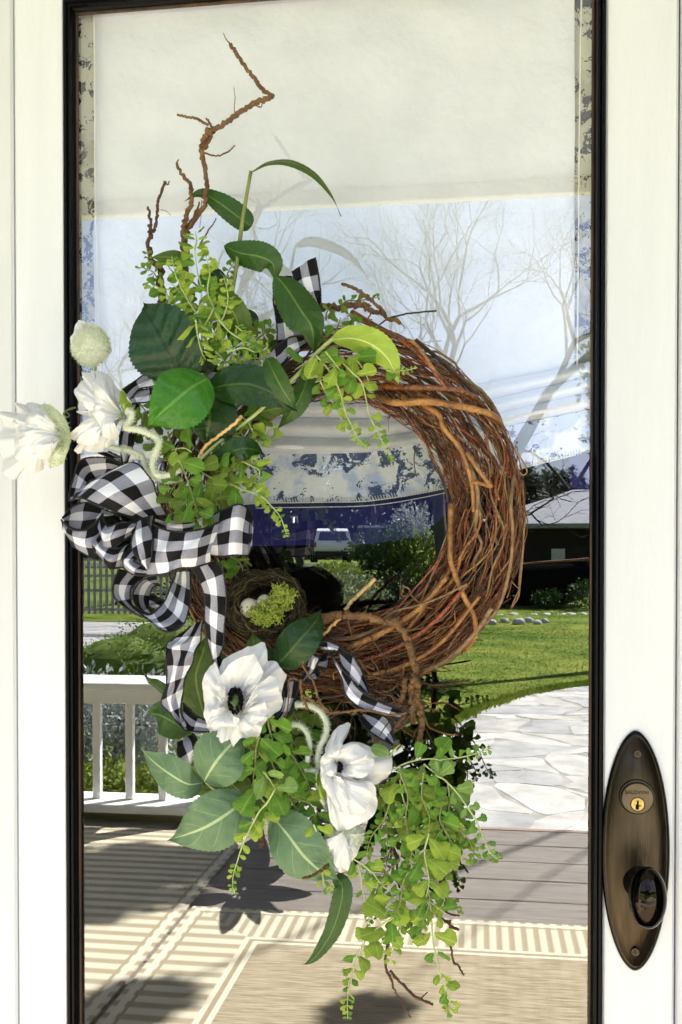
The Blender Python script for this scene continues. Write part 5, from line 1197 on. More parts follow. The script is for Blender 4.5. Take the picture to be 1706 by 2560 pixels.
spray('small budded green spray at the far left of the top twigs', [([(395, 696), (385, 682), (372, 670), (371, 645), (368, 622)], 15, 9, .125), ([(372, 676), (355, 668), (348, 672)], 13, 8, .125), ([(400, 705), (388, 712), (375, 700)], 26, 20, .125)], OL)
spray('small green spray beside the tall olive stem', [([(555, 720), (565, 695), (575, 672), (588, 655)], 20, 10, .125)], OL)
spray('lime spray with three long strands hanging inside the top of the ring', [
    ([(790, 888), (812, 912), (835, 945), (852, 985), (864, 1030), (880, 1065), (897, 1098), (920, 1118)], 34, 6, .19), ([(850, 900), (880, 930), (904, 955), (916, 1000), (925, 1040), (945, 1080), (962, 1115), (982, 1152)], 36, 5, .185), ([(800, 950), (818, 985), (835, 1010), (850, 1040), (866, 1068)], 32, 12, .18), ([(815, 880), (835, 905), (850, 925)], 38, 34, .195), ([(880, 890), (900, 910), (915, 935), (925, 960)], 38, 30, .18), ([(770, 905), (752, 915), (738, 925)], 36, 28, .175), ([(965, 925), (985, 930), (998, 928), (1020, 925), (1044, 919)], 16, 5, .17)], LI)
spray('green sprigs poking up along the top of the vine ring', [([(830, 850), (845, 815), (852, 795)], 34, 26, .14), ([(885, 830), (884, 805), (888, 795)], 34, 30, .145), ([(815, 800), (818, 780), (830, 762)], 24, 14, .14), ([(850, 765), (870, 752), (895, 752), (920, 748), (950, 742)], 18, 8, .125), ([(925, 850), (930, 838), (930, 825)], 20, 14, .135), ([(815, 850), (805, 835), (800, 822)], 28, 22, .14), ([(870, 790), (880, 785), (888, 800)], 20, 14, .14)], GR)
spray('dark olive sprigs tucked behind the upright check ribbon', [([(690, 880), (660, 840), (655, 805)], 26, 20, .11), ([(640, 850), (665, 830), (685, 810)], 24, 18, .11), ([(650, 880), (665, 865), (680, 860)], 22, 18, .11)], OL)
spray('bright green spray rising in front of the poppy stems above the bow', [([(448, 1146), (465, 1190), (478, 1227), (488, 1260), (494, 1285)], 40, 34, .215), ([(490, 1170), (520, 1190), (550, 1205), (590, 1215), (615, 1225)], 42, 32, .20), ([(455, 1195), (440, 1210), (425, 1235)], 34, 28, .20), ([(500, 1200), (525, 1235), (545, 1260), (550, 1280)], 42, 34, .195), ([(470, 1250), (450, 1270), (445, 1280)], 38, 34, .21), ([(540, 1180), (570, 1175), (605, 1180)], 36, 26, .19), ([(440, 1250), (425, 1265), (430, 1285)], 34, 28, .19), ([(520, 1270), (505, 1290), (490, 1300)], 36, 30, .20)], GR)
spray('fresh green spray spilling right over the printed band', [([(575, 1205), (600, 1222), (632, 1231), (660, 1245), (677, 1263), (700, 1290), (710, 1315), (718, 1342)], 30, 6, .19), ([(600, 1150), (630, 1165), (650, 1180), (640, 1220)], 38, 28, .185, 'narrow'), ([(560, 1190), (600, 1185), (640, 1150)], 34, 28, .18), ([(640, 1230), (655, 1220), (650, 1205)], 30, 26, .19)], LI)
spray('olive spray filling the gap below the quilted and bright leaves', [([(420, 1080), (430, 1110), (445, 1140), (455, 1160)], 34, 30, .17), ([(445, 1060), (420, 1095), (400, 1110), (385, 1140)], 32, 28, .165), ([(480, 1130), (460, 1120), (430, 1125)], 38, 30, .19, 'mix', LI), ([(360, 1030), (355, 1060), (370, 1070)], 34, 28, .13), ([(440, 1150), (410, 1150), (395, 1140)], 34, 28, .175), ([(350, 1010), (362, 1025), (372, 1045)], 32, 26, .13)], OL)
spray('yellow green spray right of the jointed tan stalk', [([(600, 1040), (620, 1055), (632, 1080), (640, 1100), (650, 1115)], 30, 24, .165), ([(560, 1090), (590, 1090), (620, 1098), (655, 1105)], 26, 20, .17), ([(690, 1062), (668, 1085), (650, 1105)], 24, 20, .15), ([(590, 1060), (605, 1085), (612, 1110)], 28, 22, .16), ([(640, 1060), (655, 1060), (665, 1055)], 24, 20, .15)], LI)
spray('olive sprigs under the right loop of the bow', [([(560, 1400), (570, 1420), (577, 1448)], 32, 28, .12, 'narrow'), ([(575, 1390), (600, 1400), (620, 1395)], 26, 20, .12), ([(545, 1395), (552, 1420), (560, 1435)], 34, 28, .12), ([(590, 1395), (605, 1415), (608, 1430)], 28, 24, .12, 'narrow')], OL)
spray('green spray with long arching strands below the open poppy', [
    ([(668, 1795), (676, 1830), (683, 1857), (678, 1898), (704, 1958), (730, 1990), (782, 2013), (804, 2047)], 36, 30, .19), ([(690, 1846), (724, 1880), (745, 1910), (759, 1935), (773, 1964), (778, 1990)], 32, 26, .18), ([(650, 1840), (641, 1870), (638, 1915), (630, 1978)], 38, 34, .20), ([(720, 1990), (740, 2020), (755, 2050), (765, 2070)], 38, 32, .18), ([(760, 1990), (785, 2030), (800, 2060)], 38, 30, .175), ([(700, 1860), (730, 1850), (745, 1880)], 30, 26, .165), ([(740, 1930), (760, 1960), (790, 1985)], 34, 28, .165), ([(690, 1930), (720, 1960), (745, 1965)], 42, 34, .175)], GR)
spray('lime spray trailing left over the big grey green leaves', [([(687, 1975), (670, 2005), (650, 2027), (637, 2050), (624, 2075), (612, 2100), (601, 2130), (592, 2160), (584, 2187), (582, 2215), (589, 2232)], 36, 5, .225), ([(640, 1960), (650, 1990), (665, 2010), (680, 2030)], 44, 36, .215), ([(660, 1930), (675, 1950), (690, 1975)], 42, 36, .22, 'mix', SG), ([(655, 2040), (668, 2060), (668, 2080)], 36, 28, .215)], LI)
spray('single thin strand ending in a curl beside the long drooping leaf', [([(785, 2060), (796, 2090), (802, 2116), (804, 2150), (806, 2180), (812, 2213), (822, 2222), (830, 2210)], 28, 6, .20)], LI)
spray('dark green sprigs between the two poppies behind the fuzzy stems', [([(760, 1790), (765, 1830), (770, 1870)], 32, 28, .14), ([(735, 1780), (745, 1800), (770, 1805)], 26, 20, .14), ([(790, 1780), (780, 1820), (760, 1850)], 28, 24, .14), ([(740, 1870), (760, 1900), (785, 1930)], 32, 26, .145), ([(800, 1930), (795, 1970), (800, 2000)], 34, 28, .15)], OL)
spray('sage green spray reaching right from the side poppy', [([(985, 1925), (1010, 1910), (1045, 1900), (1080, 1897), (1105, 1902)], 46, 36, .19), ([(1100, 1900), (1126, 1897), (1160, 1892), (1195, 1882), (1232, 1870)], 24, 8, .185), ([(1060, 1910), (1085, 1930), (1110, 1940)], 44, 36, .185), ([(975, 1895), (985, 1875), (1000, 1862)], 44, 40, .195)], SG)
spray('sage green strand arching right and ending in a curl over the stone path', [([(1090, 1938), (1112, 1950), (1140, 1978), (1160, 2005), (1178, 2031), (1195, 2060), (1206, 2087), (1218, 2115), (1227, 2133), (1242, 2146), (1248, 2132)], 38, 6, .19), ([(1120, 1960), (1125, 2000), (1120, 2040)], 38, 30, .18), ([(1140, 1985), (1150, 2020), (1160, 2060)], 32, 24, .175)], SG)
spray('dense lime green cluster at the middle of the lower right sprays', [([(1050, 1990), (1080, 2030), (1100, 2070), (1090, 2100)], 44, 38, .19), ([(1073, 2083), (1062, 2129), (1068, 2170), (1073, 2206), (1066, 2241)], 48, 38, .205), ([(1000, 1950), (1010, 2000), (1030, 2040), (1050, 2070)], 40, 36, .185), ([(1100, 2050), (1120, 2090), (1140, 2120), (1155, 2150)], 36, 24, .18), ([(1040, 2050), (1020, 2080), (1005, 2100)], 42, 34, .19), ([(1090, 2110), (1105, 2150), (1120, 2180)], 40, 32, .19), ([(1020, 2140), (1035, 2170), (1050, 2200)], 38, 32, .185), ([(1146, 2048), (1157, 2080), (1158, 2110), (1157, 2153)], 30, 24, .17), ([(1010, 1960), (1045, 1955), (1080, 1950)], 40, 34, .18)], LI)
spray('fine small leaved green strands tangled through the lower right cluster', [([(1000, 1930), (1020, 1990), (1015, 2050), (1030, 2110), (1025, 2160)], 22, 12, .20), ([(1060, 1930), (1055, 1990), (1075, 2050), (1060, 2110)], 24, 12, .205), ([(1110, 1990), (1100, 2050), (1125, 2100), (1110, 2170), (1120, 2200)], 22, 10, .195), ([(1040, 2160), (1010, 2200), (1000, 2260), (975, 2300)], 22, 12, .20), ([(1060, 2200), (1075, 2250), (1060, 2300), (1050, 2350)], 22, 9, .195), ([(980, 1990), (960, 2050), (930, 2090), (915, 2140)], 22, 10, .185), ([(1130, 2060), (1165, 2090), (1185, 2130), (1180, 2160)], 20, 8, .185), ([(1000, 2150), (960, 2190), (940, 2240), (945, 2290)], 20, 9, .18), ([(1090, 2230), (1130, 2250), (1150, 2290)], 20, 9, .185)], GR)
spray('fine small leaved lime strands filling the top greenery', [([(520, 860), (500, 800), (470, 750), (440, 690), (430, 640)], 22, 12, .165), ([(530, 840), (560, 790), (570, 740), (560, 690)], 24, 12, .17), ([(480, 830), (450, 790), (425, 760), (415, 720)], 22, 14, .16), ([(570, 880), (610, 870), (640, 880), (670, 870)], 22, 10, .18), ([(540, 780), (520, 730), (525, 680), (515, 640)], 24, 12, .16), ([(600, 900), (640, 895), (670, 905)], 20, 10, .165)], LI)
spray('thin olive strand hanging just right of the side poppy', [([(945, 1960), (953, 1990), (964, 2031), (968, 2070), (969, 2101), (967, 2155)], 28, 10, .175), ([(975, 1985), (985, 2010), (1000, 2030)], 30, 26, .17)], GR)
spray('lime strand running from the poppy bud toward the lower sprays', [([(880, 2145), (905, 2160), (932, 2182), (950, 2205), (968, 2224), (1000, 2240), (1025, 2238)], 32, 10, .185), ([(895, 2160), (903, 2190), (905, 2217), (915, 2255), (922, 2287), (926, 2320)], 32, 6, .18)], LI)
spray('lowest lime spray trailing left to the bottom edge', [([(985, 2292), (955, 2312), (929, 2333), (912, 2355), (901, 2378), (888, 2405), (880, 2438), (873, 2470), (869, 2505), (870, 2548)], 48, 8, .19), ([(975, 2320), (960, 2350), (945, 2370)], 44, 36, .19), ([(1013, 2290), (1000, 2320), (985, 2353), (975, 2410)], 28, 12, .18), ([(990, 2240), (975, 2265), (960, 2290)], 46, 40, .19)], LI)
spray('lowest right lime spray ending in a tight curl', [([(1076, 2260), (1080, 2310), (1083, 2353), (1092, 2395), (1101, 2438), (1113, 2465), (1122, 2490), (1126, 2520), (1116, 2525), (1114, 2512)], 40, 7, .19), ([(1060, 2240), (1085, 2262), (1115, 2285)], 40, 28, .19), ([(1050, 2270), (1060, 2300), (1065, 2330)], 36, 26, .185), ([(1010, 2220), (1035, 2250), (1045, 2280)], 44, 36, .19), ([(1000, 2240), (1020, 2250), (1050, 2245)], 40, 34, .19)], LI)
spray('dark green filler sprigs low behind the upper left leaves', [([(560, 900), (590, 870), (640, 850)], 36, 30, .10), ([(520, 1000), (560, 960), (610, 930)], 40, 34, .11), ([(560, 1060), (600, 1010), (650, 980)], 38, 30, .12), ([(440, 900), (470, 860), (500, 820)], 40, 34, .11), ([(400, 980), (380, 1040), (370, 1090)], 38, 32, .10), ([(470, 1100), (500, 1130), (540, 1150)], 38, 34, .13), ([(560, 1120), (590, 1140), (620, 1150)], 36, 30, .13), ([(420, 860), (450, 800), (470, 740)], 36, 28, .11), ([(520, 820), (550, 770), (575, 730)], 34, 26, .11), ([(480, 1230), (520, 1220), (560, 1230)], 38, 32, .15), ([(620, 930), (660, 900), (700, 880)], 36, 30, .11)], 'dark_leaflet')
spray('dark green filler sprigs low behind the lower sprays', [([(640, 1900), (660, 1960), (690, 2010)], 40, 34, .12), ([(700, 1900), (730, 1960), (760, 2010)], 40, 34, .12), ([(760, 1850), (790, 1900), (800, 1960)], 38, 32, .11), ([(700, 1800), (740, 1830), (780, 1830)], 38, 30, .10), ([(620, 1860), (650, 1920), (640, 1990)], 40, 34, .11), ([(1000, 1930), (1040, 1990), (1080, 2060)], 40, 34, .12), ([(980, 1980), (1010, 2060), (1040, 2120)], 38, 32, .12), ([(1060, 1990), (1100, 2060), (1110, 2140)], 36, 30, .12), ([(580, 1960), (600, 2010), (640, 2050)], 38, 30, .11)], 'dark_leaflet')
# ------------------------------------------------------------------ check ribbon
c130 = crop(130, 1100, .338); c380 = crop(380, 1400, .2679); c700 = crop(700, 1560, .287); c600 = crop(600, 600, .287); c300 = crop(300, 850, .2551); c0 = crop(0, 780, .2551); c350 = crop(350, 1500, .4464)
CHK = 36.0                                  # check size in photo pixels
def strip(cr, A, B, dA, dB=None, bulge=0.0, checks=4.0, off=0.0, edge=True, parent=None, name='loop', phase=0.0, slack=1.0, ripple=.0015):
    n = max(16, 6 * max(len(A), len(B)))
    def mk(E, d):
        n_ = len(E)
        ds = d if isinstance(d, (list, tuple)) else [d] * n_
        if len(ds) != n_: ds = [ds[0] + (ds[-1] - ds[0]) * i / (n_ - 1) for i in range(n_)]
        return catmull([U(*cr(*p), dd) for p, dd in zip(E, ds)], n)
    dB = dA if dB is None else dB
    a, b_ = mk(A, dA), mk(B, dB)
    NA = 10; vs_, fs, uvs = [], [], []; L = off
    ph = rv.uniform(0, 6)
    for i in range(n):
        if i: L += ((a[i] + b_[i]) * .5 - (a[i - 1] + b_[i - 1]) * .5).length / (CHK * PXM) * slack
        for k in range(NA + 1):
            u = k / NA; p = a[i].lerp(b_[i], u)
            p = p + Vector((0, -bulge * math.sin(math.pi * u) - ripple * math.sin(u * 9 + i * .5 + ph), 0))
            vs_.append(p); uvs.append((u * checks + phase, L))
    for i in range(n - 1):
        for k in range(NA): q = i * (NA + 1) + k; fs.append((q, q + 1, q + NA + 2, q + NA + 1))
    m = MB(); m.add(vs_, fs, uvs); o = m.build(name, M['gingham'], parent)
    if edge:
        e1 = [vs_[i * (NA + 1)] for i in range(n)]; e2 = [vs_[i * (NA + 1) + NA] for i in range(n)]
        off_ = parent_world(parent)
        for E in (e1, e2):
            e_ = MB(); tube(e_, catmull(E, n * 3), .0010, sides=5, knobby=.7)
            eo = e_.build('wired_edge', M['black_edge'], None); eo.parent = o
            for v in eo.data.vertices: v.co -= off_
    return o
bow = thing('check_bow', 'large black and white check ribbon bow on the left of the wreath', 'bow', U(*c130(700, 760), .2))
S_ = lambda *a, **k: strip(c130, *a, parent=bow, **k)
S_([(530, 180), (400, 130), (210, 155), (150, 320), (125, 450)], [(500, 240), (400, 255), (300, 290), (245, 350), (215, 430)], [.13, .14, .15, .16, .18], [.12, .12, .13, .15, .18], checks=3)
S_([(640, 585), (480, 532), (340, 480), (215, 425), (140, 445)], [(845, 548), (765, 380), (735, 290), (600, 168), (400, 245)], [.20, .225, .23, .215, .19], [.17, .19, .20, .19, .165], bulge=.012, checks=4, off=.4)
S_([(75, 575), (165, 488), (265, 465), (400, 520), (490, 560)], [(95, 605), (140, 648), (235, 660), (325, 605), (380, 560)], [.165, .14, .13, .13, .14], [.17, .15, .14, .14, .15], checks=3)
S_([(73, 590), (130, 655), (235, 670), (325, 625), (378, 545)], [(105, 690), (165, 785), (250, 848), (340, 882), (410, 835)], [.17, .20, .21, .20, .19], [.165, .19, .20, .20, .185], checks=3, off=.5, bulge=.006)
S_([(372, 555), (412, 640), (515, 612), (645, 618)], [(355, 700), (392, 800), (470, 785), (590, 700)], [.20, .215, .22, .205], checks=3, bulge=.008)
S_([(360, 700), (400, 785), (490, 800), (565, 770)], [(300, 815), (370, 875), (430, 952), (505, 938)], [.205, .215, .22, .21], checks=3, bulge=.008, off=.6)
S_([(700, 578), (738, 690), (742, 830), (736, 955)], [(630, 625), (590, 760), (640, 890), (705, 952)], [.225, .24, .24, .23], checks=3, bulge=.01, off=.3)
S_([(585, 785), (540, 850), (528, 920), (600, 992), (705, 1003)], [(740, 830), (650, 870), (610, 895), (655, 925), (735, 950)], [.215, .225, .23, .23, .225], checks=3, bulge=.008)
S_([(775, 560), (900, 592), (1050, 585), (1255, 515)], [(750, 625), (900, 678), (1050, 672), (1245, 612)], [.155, .15, .15, .16], checks=3, off=.2)
S_([(745, 622), (850, 668), (980, 682), (1120, 655), (1250, 607)], [(700, 1003), (850, 985), (950, 948), (1060, 942), (1168, 906)], [.225, .245, .25, .24, .215], checks=4, bulge=.008, off=.0, ripple=.003)
S_([(1165, 578), (1260, 520), (1390, 477), (1475, 530)], [(1165, 850), (1245, 862), (1350, 852), (1452, 856)], [.19, .21, .215, .195], checks=4, bulge=.006, off=.7)
S_([(1472, 528), (1492, 600)], [(1450, 855), (1482, 780)], [.195, .17], checks=4)
S_([(505, 953), (455, 1060), (470, 1170), (590, 1272), (710, 1318)], [(690, 1005), (605, 1070), (575, 1160), (605, 1235), (650, 1290)], [.185, .195, .20, .20, .195], [.17, .175, .18, .18, .175], checks=3)
S_([(775, 1008), (655, 1045), (600, 1150), (640, 1248), (735, 1292)], [(800, 1075), (752, 1085), (722, 1160), (716, 1230), (722, 1275)], [.175, .185, .19, .19, .185], [.15, .15, .15, .15, .15], checks=3, off=.5)
S_([(690, 1315), (800, 1395), (885, 1418), (985, 1350), (1022, 1200), (1030, 1080), (1020, 965)], [(600, 1225), (700, 1295), (765, 1270), (830, 1200), (880, 1085), (905, 1030), (925, 975)], [.20, .21, .215, .21, .20, .19, .18], [.175, .185, .19, .185, .17, .16, .155], checks=4, bulge=.004)
S_([(735, 1140), (835, 1190)], [(712, 1225), (762, 1258)], [.155, .155], checks=2)
# tails of the bow
S_([(1040, 945), (1095, 1060), (1130, 1150), (1130, 1300), (1150, 1479), (1195, 1640), (1215, 1680)], [(1215, 895), (1272, 985), (1288, 1200), (1278, 1400), (1262, 1540), (1245, 1600), (1260, 1680)], [.205, .20, .195, .19, .185, .18, .175], checks=3.0, name='tail', bulge=.006)
T_ = lambda *a, **k: strip(c380, *a, parent=bow, name='tail', **k)
T_([(360, 620), (205, 740), (132, 790), (145, 930), (125, 1180), (100, 1345), (190, 1460), (335, 1600)], [(492, 552), (450, 740), (420, 830), (375, 950), (320, 1100), (282, 1240), (280, 1420), (312, 1545)], [.165, .17, .175, .175, .17, .165, .165, .165], checks=4, bulge=.003, ripple=.004)
T_([(285, 1335), (400, 1440), (450, 1475), (535, 1505)], [(310, 1560), (340, 1592), (430, 1602), (540, 1606)], [.16, .155, .15, .145], checks=3)
T_([(240, 1700), (243, 1800), (320, 1930), (362, 1928)], [(385, 1620), (445, 1700), (425, 1790), (372, 1900)], [.115, .12, .12, .115], checks=3)
lowr = thing('check_ribbon', 'check ribbon looped over the lower part of the vine ring', 'ribbon', U(*c700(600, 400), .16), 'lengths of check ribbon')
Q_ = lambda *a, **k: strip(c700, *a, parent=lowr, name='ribbon_length', **k)
Q_([(505, 200), (600, 250), (660, 310), (740, 460), (778, 605)], [(535, 345), (560, 420), (640, 500), (700, 560), (775, 612)], [.165, .165, .165, .16, .16], checks=2.5)
Q_([(415, 215), (540, 385), (620, 480), (700, 575), (850, 672), (1060, 745)], [(440, 260), (525, 440), (570, 600), (655, 700), (790, 760), (1050, 825)], [.165, .175, .18, .18, .18, .17], checks=2, off=.4)
Q_([(770, 765), (880, 785), (960, 860), (1000, 1010)], [(690, 815), (760, 920), (860, 985), (985, 1060)], [.155, .16, .16, .155], checks=3)
Q_([(310, 178), (400, 148), (520, 195)], [(322, 205), (420, 232), (500, 232)], [.165, .175, .17], checks=1.6)
Q_([(180, 495), (235, 360), (262, 262), (312, 278)], [(225, 490), (300, 400), (330, 340), (345, 300)], [.155, .16, .165, .16], checks=2)
Q_([(330, 290), (395, 260), (415, 250)], [(330, 370), (405, 385), (418, 300)], [.13, .13, .13], checks=2)
Q_([(240, 400), (320, 380), (350, 440)], [(200, 480), (270, 490), (300, 490)], [.14, .14, .14], checks=2)
strip(c380, [(1215, 1145), (1228, 1280), (1200, 1420), (1140, 1490)], [(1378, 1130), (1335, 1290), (1282, 1420), (1215, 1562)], [.165, .165, .16, .155], parent=lowr, name='ribbon_length', checks=3)
upr = thing('check_ribbon', 'check ribbon standing up in two ears at the top of the wreath', 'ribbon', U(*c600(400, 800), .14), 'lengths of check ribbon')
V_ = lambda *a, **k: strip(c600, *a, parent=upr, name='ribbon_length', **k)
V_([(325, 350), (292, 490), (318, 700), (328, 900)], [(445, 308), (485, 560), (515, 700), (560, 880)], [.125, .13, .13, .125], checks=3, bulge=.004)
V_([(460, 275), (490, 400), (580, 520), (690, 600)], [(655, 152), (692, 340), (702, 480), (708, 605)], [.125, .13, .13, .125], checks=3, bulge=.004)
V_([(540, 840), (430, 850), (330, 920), (240, 985), (110, 985), (30, 985), (-15, 1045)], [(600, 905), (440, 1030), (360, 1130), (225, 1140), (80, 1130), (0, 1100), (-20, 1080)], [.13, .15, .155, .155, .155, .155, .15], checks=2.6, off=.3)
left = thing('check_ribbon', 'check ribbon end sticking out left behind the side facing poppy', 'ribbon', U(*c300(200, 450), .13), 'lengths of check ribbon')
W_ = lambda *a, **k: strip(c300, *a, parent=left, name='ribbon_length', **k)
W_([(30, 490), (170, 385), (290, 322), (420, 300)], [(95, 580), (205, 480), (345, 450), (460, 440)], [.125, .125, .125, .12], checks=2)
W_([(60, 530), (200, 495), (345, 470), (460, 440)], [(120, 625), (220, 615), (345, 590), (480, 560)], [.12, .12, .12, .12], checks=2, off=.6)
W_([(860, 250), (960, 260), (1090, 335)], [(850, 440), (960, 440), (1010, 450)], [.12, .12, .12], checks=3)
W_([(190, 600), (165, 800), (130, 1020), (70, 1210)], [(130, 620), (40, 800), (0, 1000), (20, 1210)], [.11, .11, .115, .115], checks=2.4)
strip(c130, [(340, 95), (430, 130), (530, 185)], [(420, 85), (510, 130), (545, 165)], [.10, .10, .10], parent=left, name='ribbon_length', checks=1.5)

# ------------------------------------------------------------------ poppies
def petal(mb, cr, base, rim, d0, d1, cup=.012, ruf=.0045, wr=.0012, shape=1.0):
    bp_ = U(*cr(*base), d0); n = max(24, len(rim) * 5)
    ds = d1 if isinstance(d1, (list, tuple)) else [d1] * len(rim)
    if len(ds) != len(rim): ds = [ds[0] + (ds[-1] - ds[0]) * i / (len(rim) - 1) for i in range(len(rim))]
    Rm = catmull([U(*cr(*p), dd) for p, dd in zip(rim, ds)], n); NV = 13; ph = rv.uniform(0, 9)
    vs_, fs, uvs = [], [], []
    for i in range(n):
        u = i / (n - 1)
        rp = Rm[i] + (Rm[i] - bp_) * (.012 * math.sin(u * 23 + ph) + .008 * math.sin(u * 51 + ph * 3) + .003 * rv.gauss(0, 1)) * (1 if 0 < i < n - 1 else 0)
        for k in range(NV):
            v = k / (NV - 1)
            p = bp_.lerp(rp, v)
            off = cup * math.sin(math.pi * v) + ruf * v * v * math.sin(u * 21 + ph * 2) + wr * v * math.sin(u * 64 + ph + 2 * math.sin(v * 6)) + wr * 2.6 * mnoise.noise(Vector((u * 9, v * 7, ph)))
            vs_.append(p + Vector((0, -off, 0))); uvs.append((u, v))
    for i in range(n - 1):
        for k in range(NV - 1): a = i * NV + k; fs.append((a, a + 1, a + NV + 1, a + NV))
    mb.add(vs_, fs, uvs)
def petals(t, cr, L):
    for a in L:
        b = MB(); petal(b, cr, *a[:4], **(a[4] if len(a) > 4 else {})); b.build('petal', M['petal'], t)
def hair(mb, p, n, L, w=.00035):
    d = (n + Vector((rv.gauss(0, .5), rv.gauss(0, .5), rv.gauss(0, .5)))).normalized(); s = d.cross(Vector((rv.gauss(0, 1), rv.gauss(0, 1), rv.gauss(0, 1)))).normalized() * w
    mb.add([p - s, p + s, p + d * L], [(0, 1, 2)])
def fuzzy_tube(t, pts, r, m, d=None, nh=600, L=.0045, name='stem'):
    C_ = catmull(S2(pts, d), 40); b = MB(); tube(b, C_, r * PXM, r * PXM * .9, 8, knobby=.12)
    for k in range(nh):
        i = rv.randrange(1, 39); p = C_[i].lerp(C_[i - 1], rv.random()); tg = (C_[i] - C_[i - 1]).normalized(); n = tg.cross(Vector((rv.gauss(0, 1), rv.gauss(0, 1), rv.gauss(0, 1)))).normalized()
        hair(b, p + n * r * PXM * .8, n, L * rv.uniform(.5, 1.1))
    return b.build(name, m, t)
def fuzzy_ball(t, cr, c, rx, ry, d, m, nh=1600, L=.005, rd=None, name='calyx', flat=.75):
    cc_ = U(*cr(*c), d); sc = (U(*cr(c[0] + 1, c[1]), d) - cc_).length; b = MB()
    rd = rd or (rx + ry) / 2 * sc * flat
    ellipsoid(b, cc_, rx * sc, rd, ry * sc, 20, 14)
    for k in range(nh):
        n = Vector((rv.gauss(0, 1), rv.gauss(0, 1), rv.gauss(0, 1))).normalized()
        if n.y > .4: continue
        hair(b, cc_ + Vector((n.x * rx * sc, n.y * rd, n.z * ry * sc)) * .98, n, L * rv.uniform(.5, 1.1))
    return b.build(name, m, t)
P1 = thing('open_poppy', 'open white poppy facing forward with a black centre', 'flower', U(*c380(790, 1310), .16), 'white poppies in the wreath')
B0 = (790, 1310)
petals(P1, c380, [
    (B0, [(590, 1180), (615, 1080), (650, 980), (700, 900), (850, 832), (940, 800), (1050, 768), (1085, 915), (1080, 980)], .175, .185),
    (B0, [(1030, 950), (1110, 945), (1200, 985), (1242, 1060), (1225, 1180), (1222, 1290), (1195, 1390), (1130, 1450), (1060, 1500)], .172, .180),
    (B0, [(1080, 1470), (1040, 1560), (1010, 1625), (930, 1682), (845, 1658), (760, 1740), (700, 1785), (645, 1795), (570, 1740), (525, 1620), (520, 1540)], .174, .195),
    (B0, [(640, 1590), (540, 1548), (500, 1470), (482, 1330), (470, 1180), (505, 1040), (560, 980), (600, 950), (640, 1040), (650, 1120)], .176, .195),
    (B0, [(600, 1190), (640, 1080), (720, 980), (860, 900), (950, 885), (1000, 950), (1032, 1040), (1010, 1120), (985, 1180)], .185, .212, dict(cup=.004)),
    (B0, [(1040, 1090), (1130, 1080), (1190, 1150), (1180, 1260), (1110, 1340), (1020, 1360)], .182, .200),
    ((845, 1425), [(985, 1165), (1000, 1230), (975, 1300), (920, 1370), (860, 1425)], .200, .220, dict(cup=.006)),
    ((830, 1400), [(1060, 1305), (1075, 1400), (1045, 1480), (960, 1540), (880, 1600), (800, 1590)], .188, .212),
    ((745, 1380), [(820, 1475), (790, 1550), (700, 1550), (610, 1560), (545, 1545), (530, 1470), (575, 1390), (620, 1350)], .190, .215),
    ((720, 1330), [(650, 1360), (612, 1340), (615, 1250), (640, 1180), (690, 1190)], .195, .212, dict(cup=.006))])
b = MB(); oc = U(*c380(785, 1320), .208); ellipsoid(b, oc, .0065, .007, .0100, 14, 10, lambda n: 1 + .12 * math.cos(8 * math.atan2(n.z, n.x))); b.build('seed_head', M['ovary'], P1)
b = MB()
for k in range(170):
    a = rv.uniform(0, 6.283); q = rv.uniform(.35, 1) ** .7; x, y = 780 + math.cos(a) * 72 * q, 1310 + math.sin(a) * 128 * q
    p0 = U(*c380(785 + (x - 785) * .4, 1320 + (y - 1320) * .4), .192); p1 = U(*c380(x, y), .205 + rv.uniform(-.004, .012))
    tube(b, [p0, p0.lerp(p1, .6) + Vector((0, -.003, 0)), p1], .00045, sides=4); ellipsoid(b, p1, .0011, .0011, .0016, 6, 4)
b.build('stamens', M['stamen'], P1, kind='stuff')
P2 = thing('open_poppy', 'white poppy turned to the right above the hanging bud at lower centre', 'flower', U(*c700(450, 1300), .17), 'white poppies in the wreath')
petals(P2, c700, [
    ((430, 1240), [(400, 1080), (430, 1000), (480, 920), (560, 868), (618, 872), (600, 930), (580, 985), (545, 1045)], .175, .175),
    ((520, 1240), [(540, 1050), (640, 1032), (740, 1048), (850, 1090), (920, 1140), (978, 1162), (968, 1280), (930, 1352), (850, 1392), (770, 1372), (700, 1340)], .185, .180),
    ((505, 1210), [(505, 1110), (560, 1062), (650, 1055), (765, 1110), (768, 1165), (820, 1195), (795, 1275), (700, 1345), (600, 1350), (548, 1300)], .190, .212, dict(cup=.014)),
    ((500, 1190), [(555, 1032), (455, 1075), (372, 1150), (348, 1230), (395, 1305), (470, 1330), (500, 1290), (505, 1220)], .200, .215, dict(cup=.01))])
petals(P2, c350, [
    ((1070, 940), [(1035, 1010), (1045, 1120), (1068, 1220), (1108, 1285), (1160, 1294), (1235, 1247), (1320, 1190), (1328, 1110), (1300, 1015), (1190, 1010), (1130, 960)], .185, .200, dict(cup=.014)),
    ((1070, 950), [(1008, 920), (1020, 1020), (1050, 1090), (1100, 1150), (1150, 1200), (1165, 1120), (1150, 1040), (1130, 985)], .20, .220, dict(cup=.01)),
    ((1075, 960), [(1140, 1170), (1200, 1200), (1260, 1180), (1290, 1110), (1280, 1040), (1210, 1020)], .195, .215)])
b = MB()
for k in range(60):
    a = rv.uniform(0, 6.283); q = rv.uniform(.2, 1); x, y = 525 + math.cos(a) * 22 * q, 1245 + math.sin(a) * 50 * q
    p1 = U(*c700(x, y), .218 + rv.uniform(-.004, .004)); p0 = U(*c700(510, 1240), .20); tube(b, [p0, p1], .0005, sides=4); ellipsoid(b, p1, .0011, .0011, .0015, 6, 4)
b.build('stamens', M['stamen'], P2, kind='stuff')
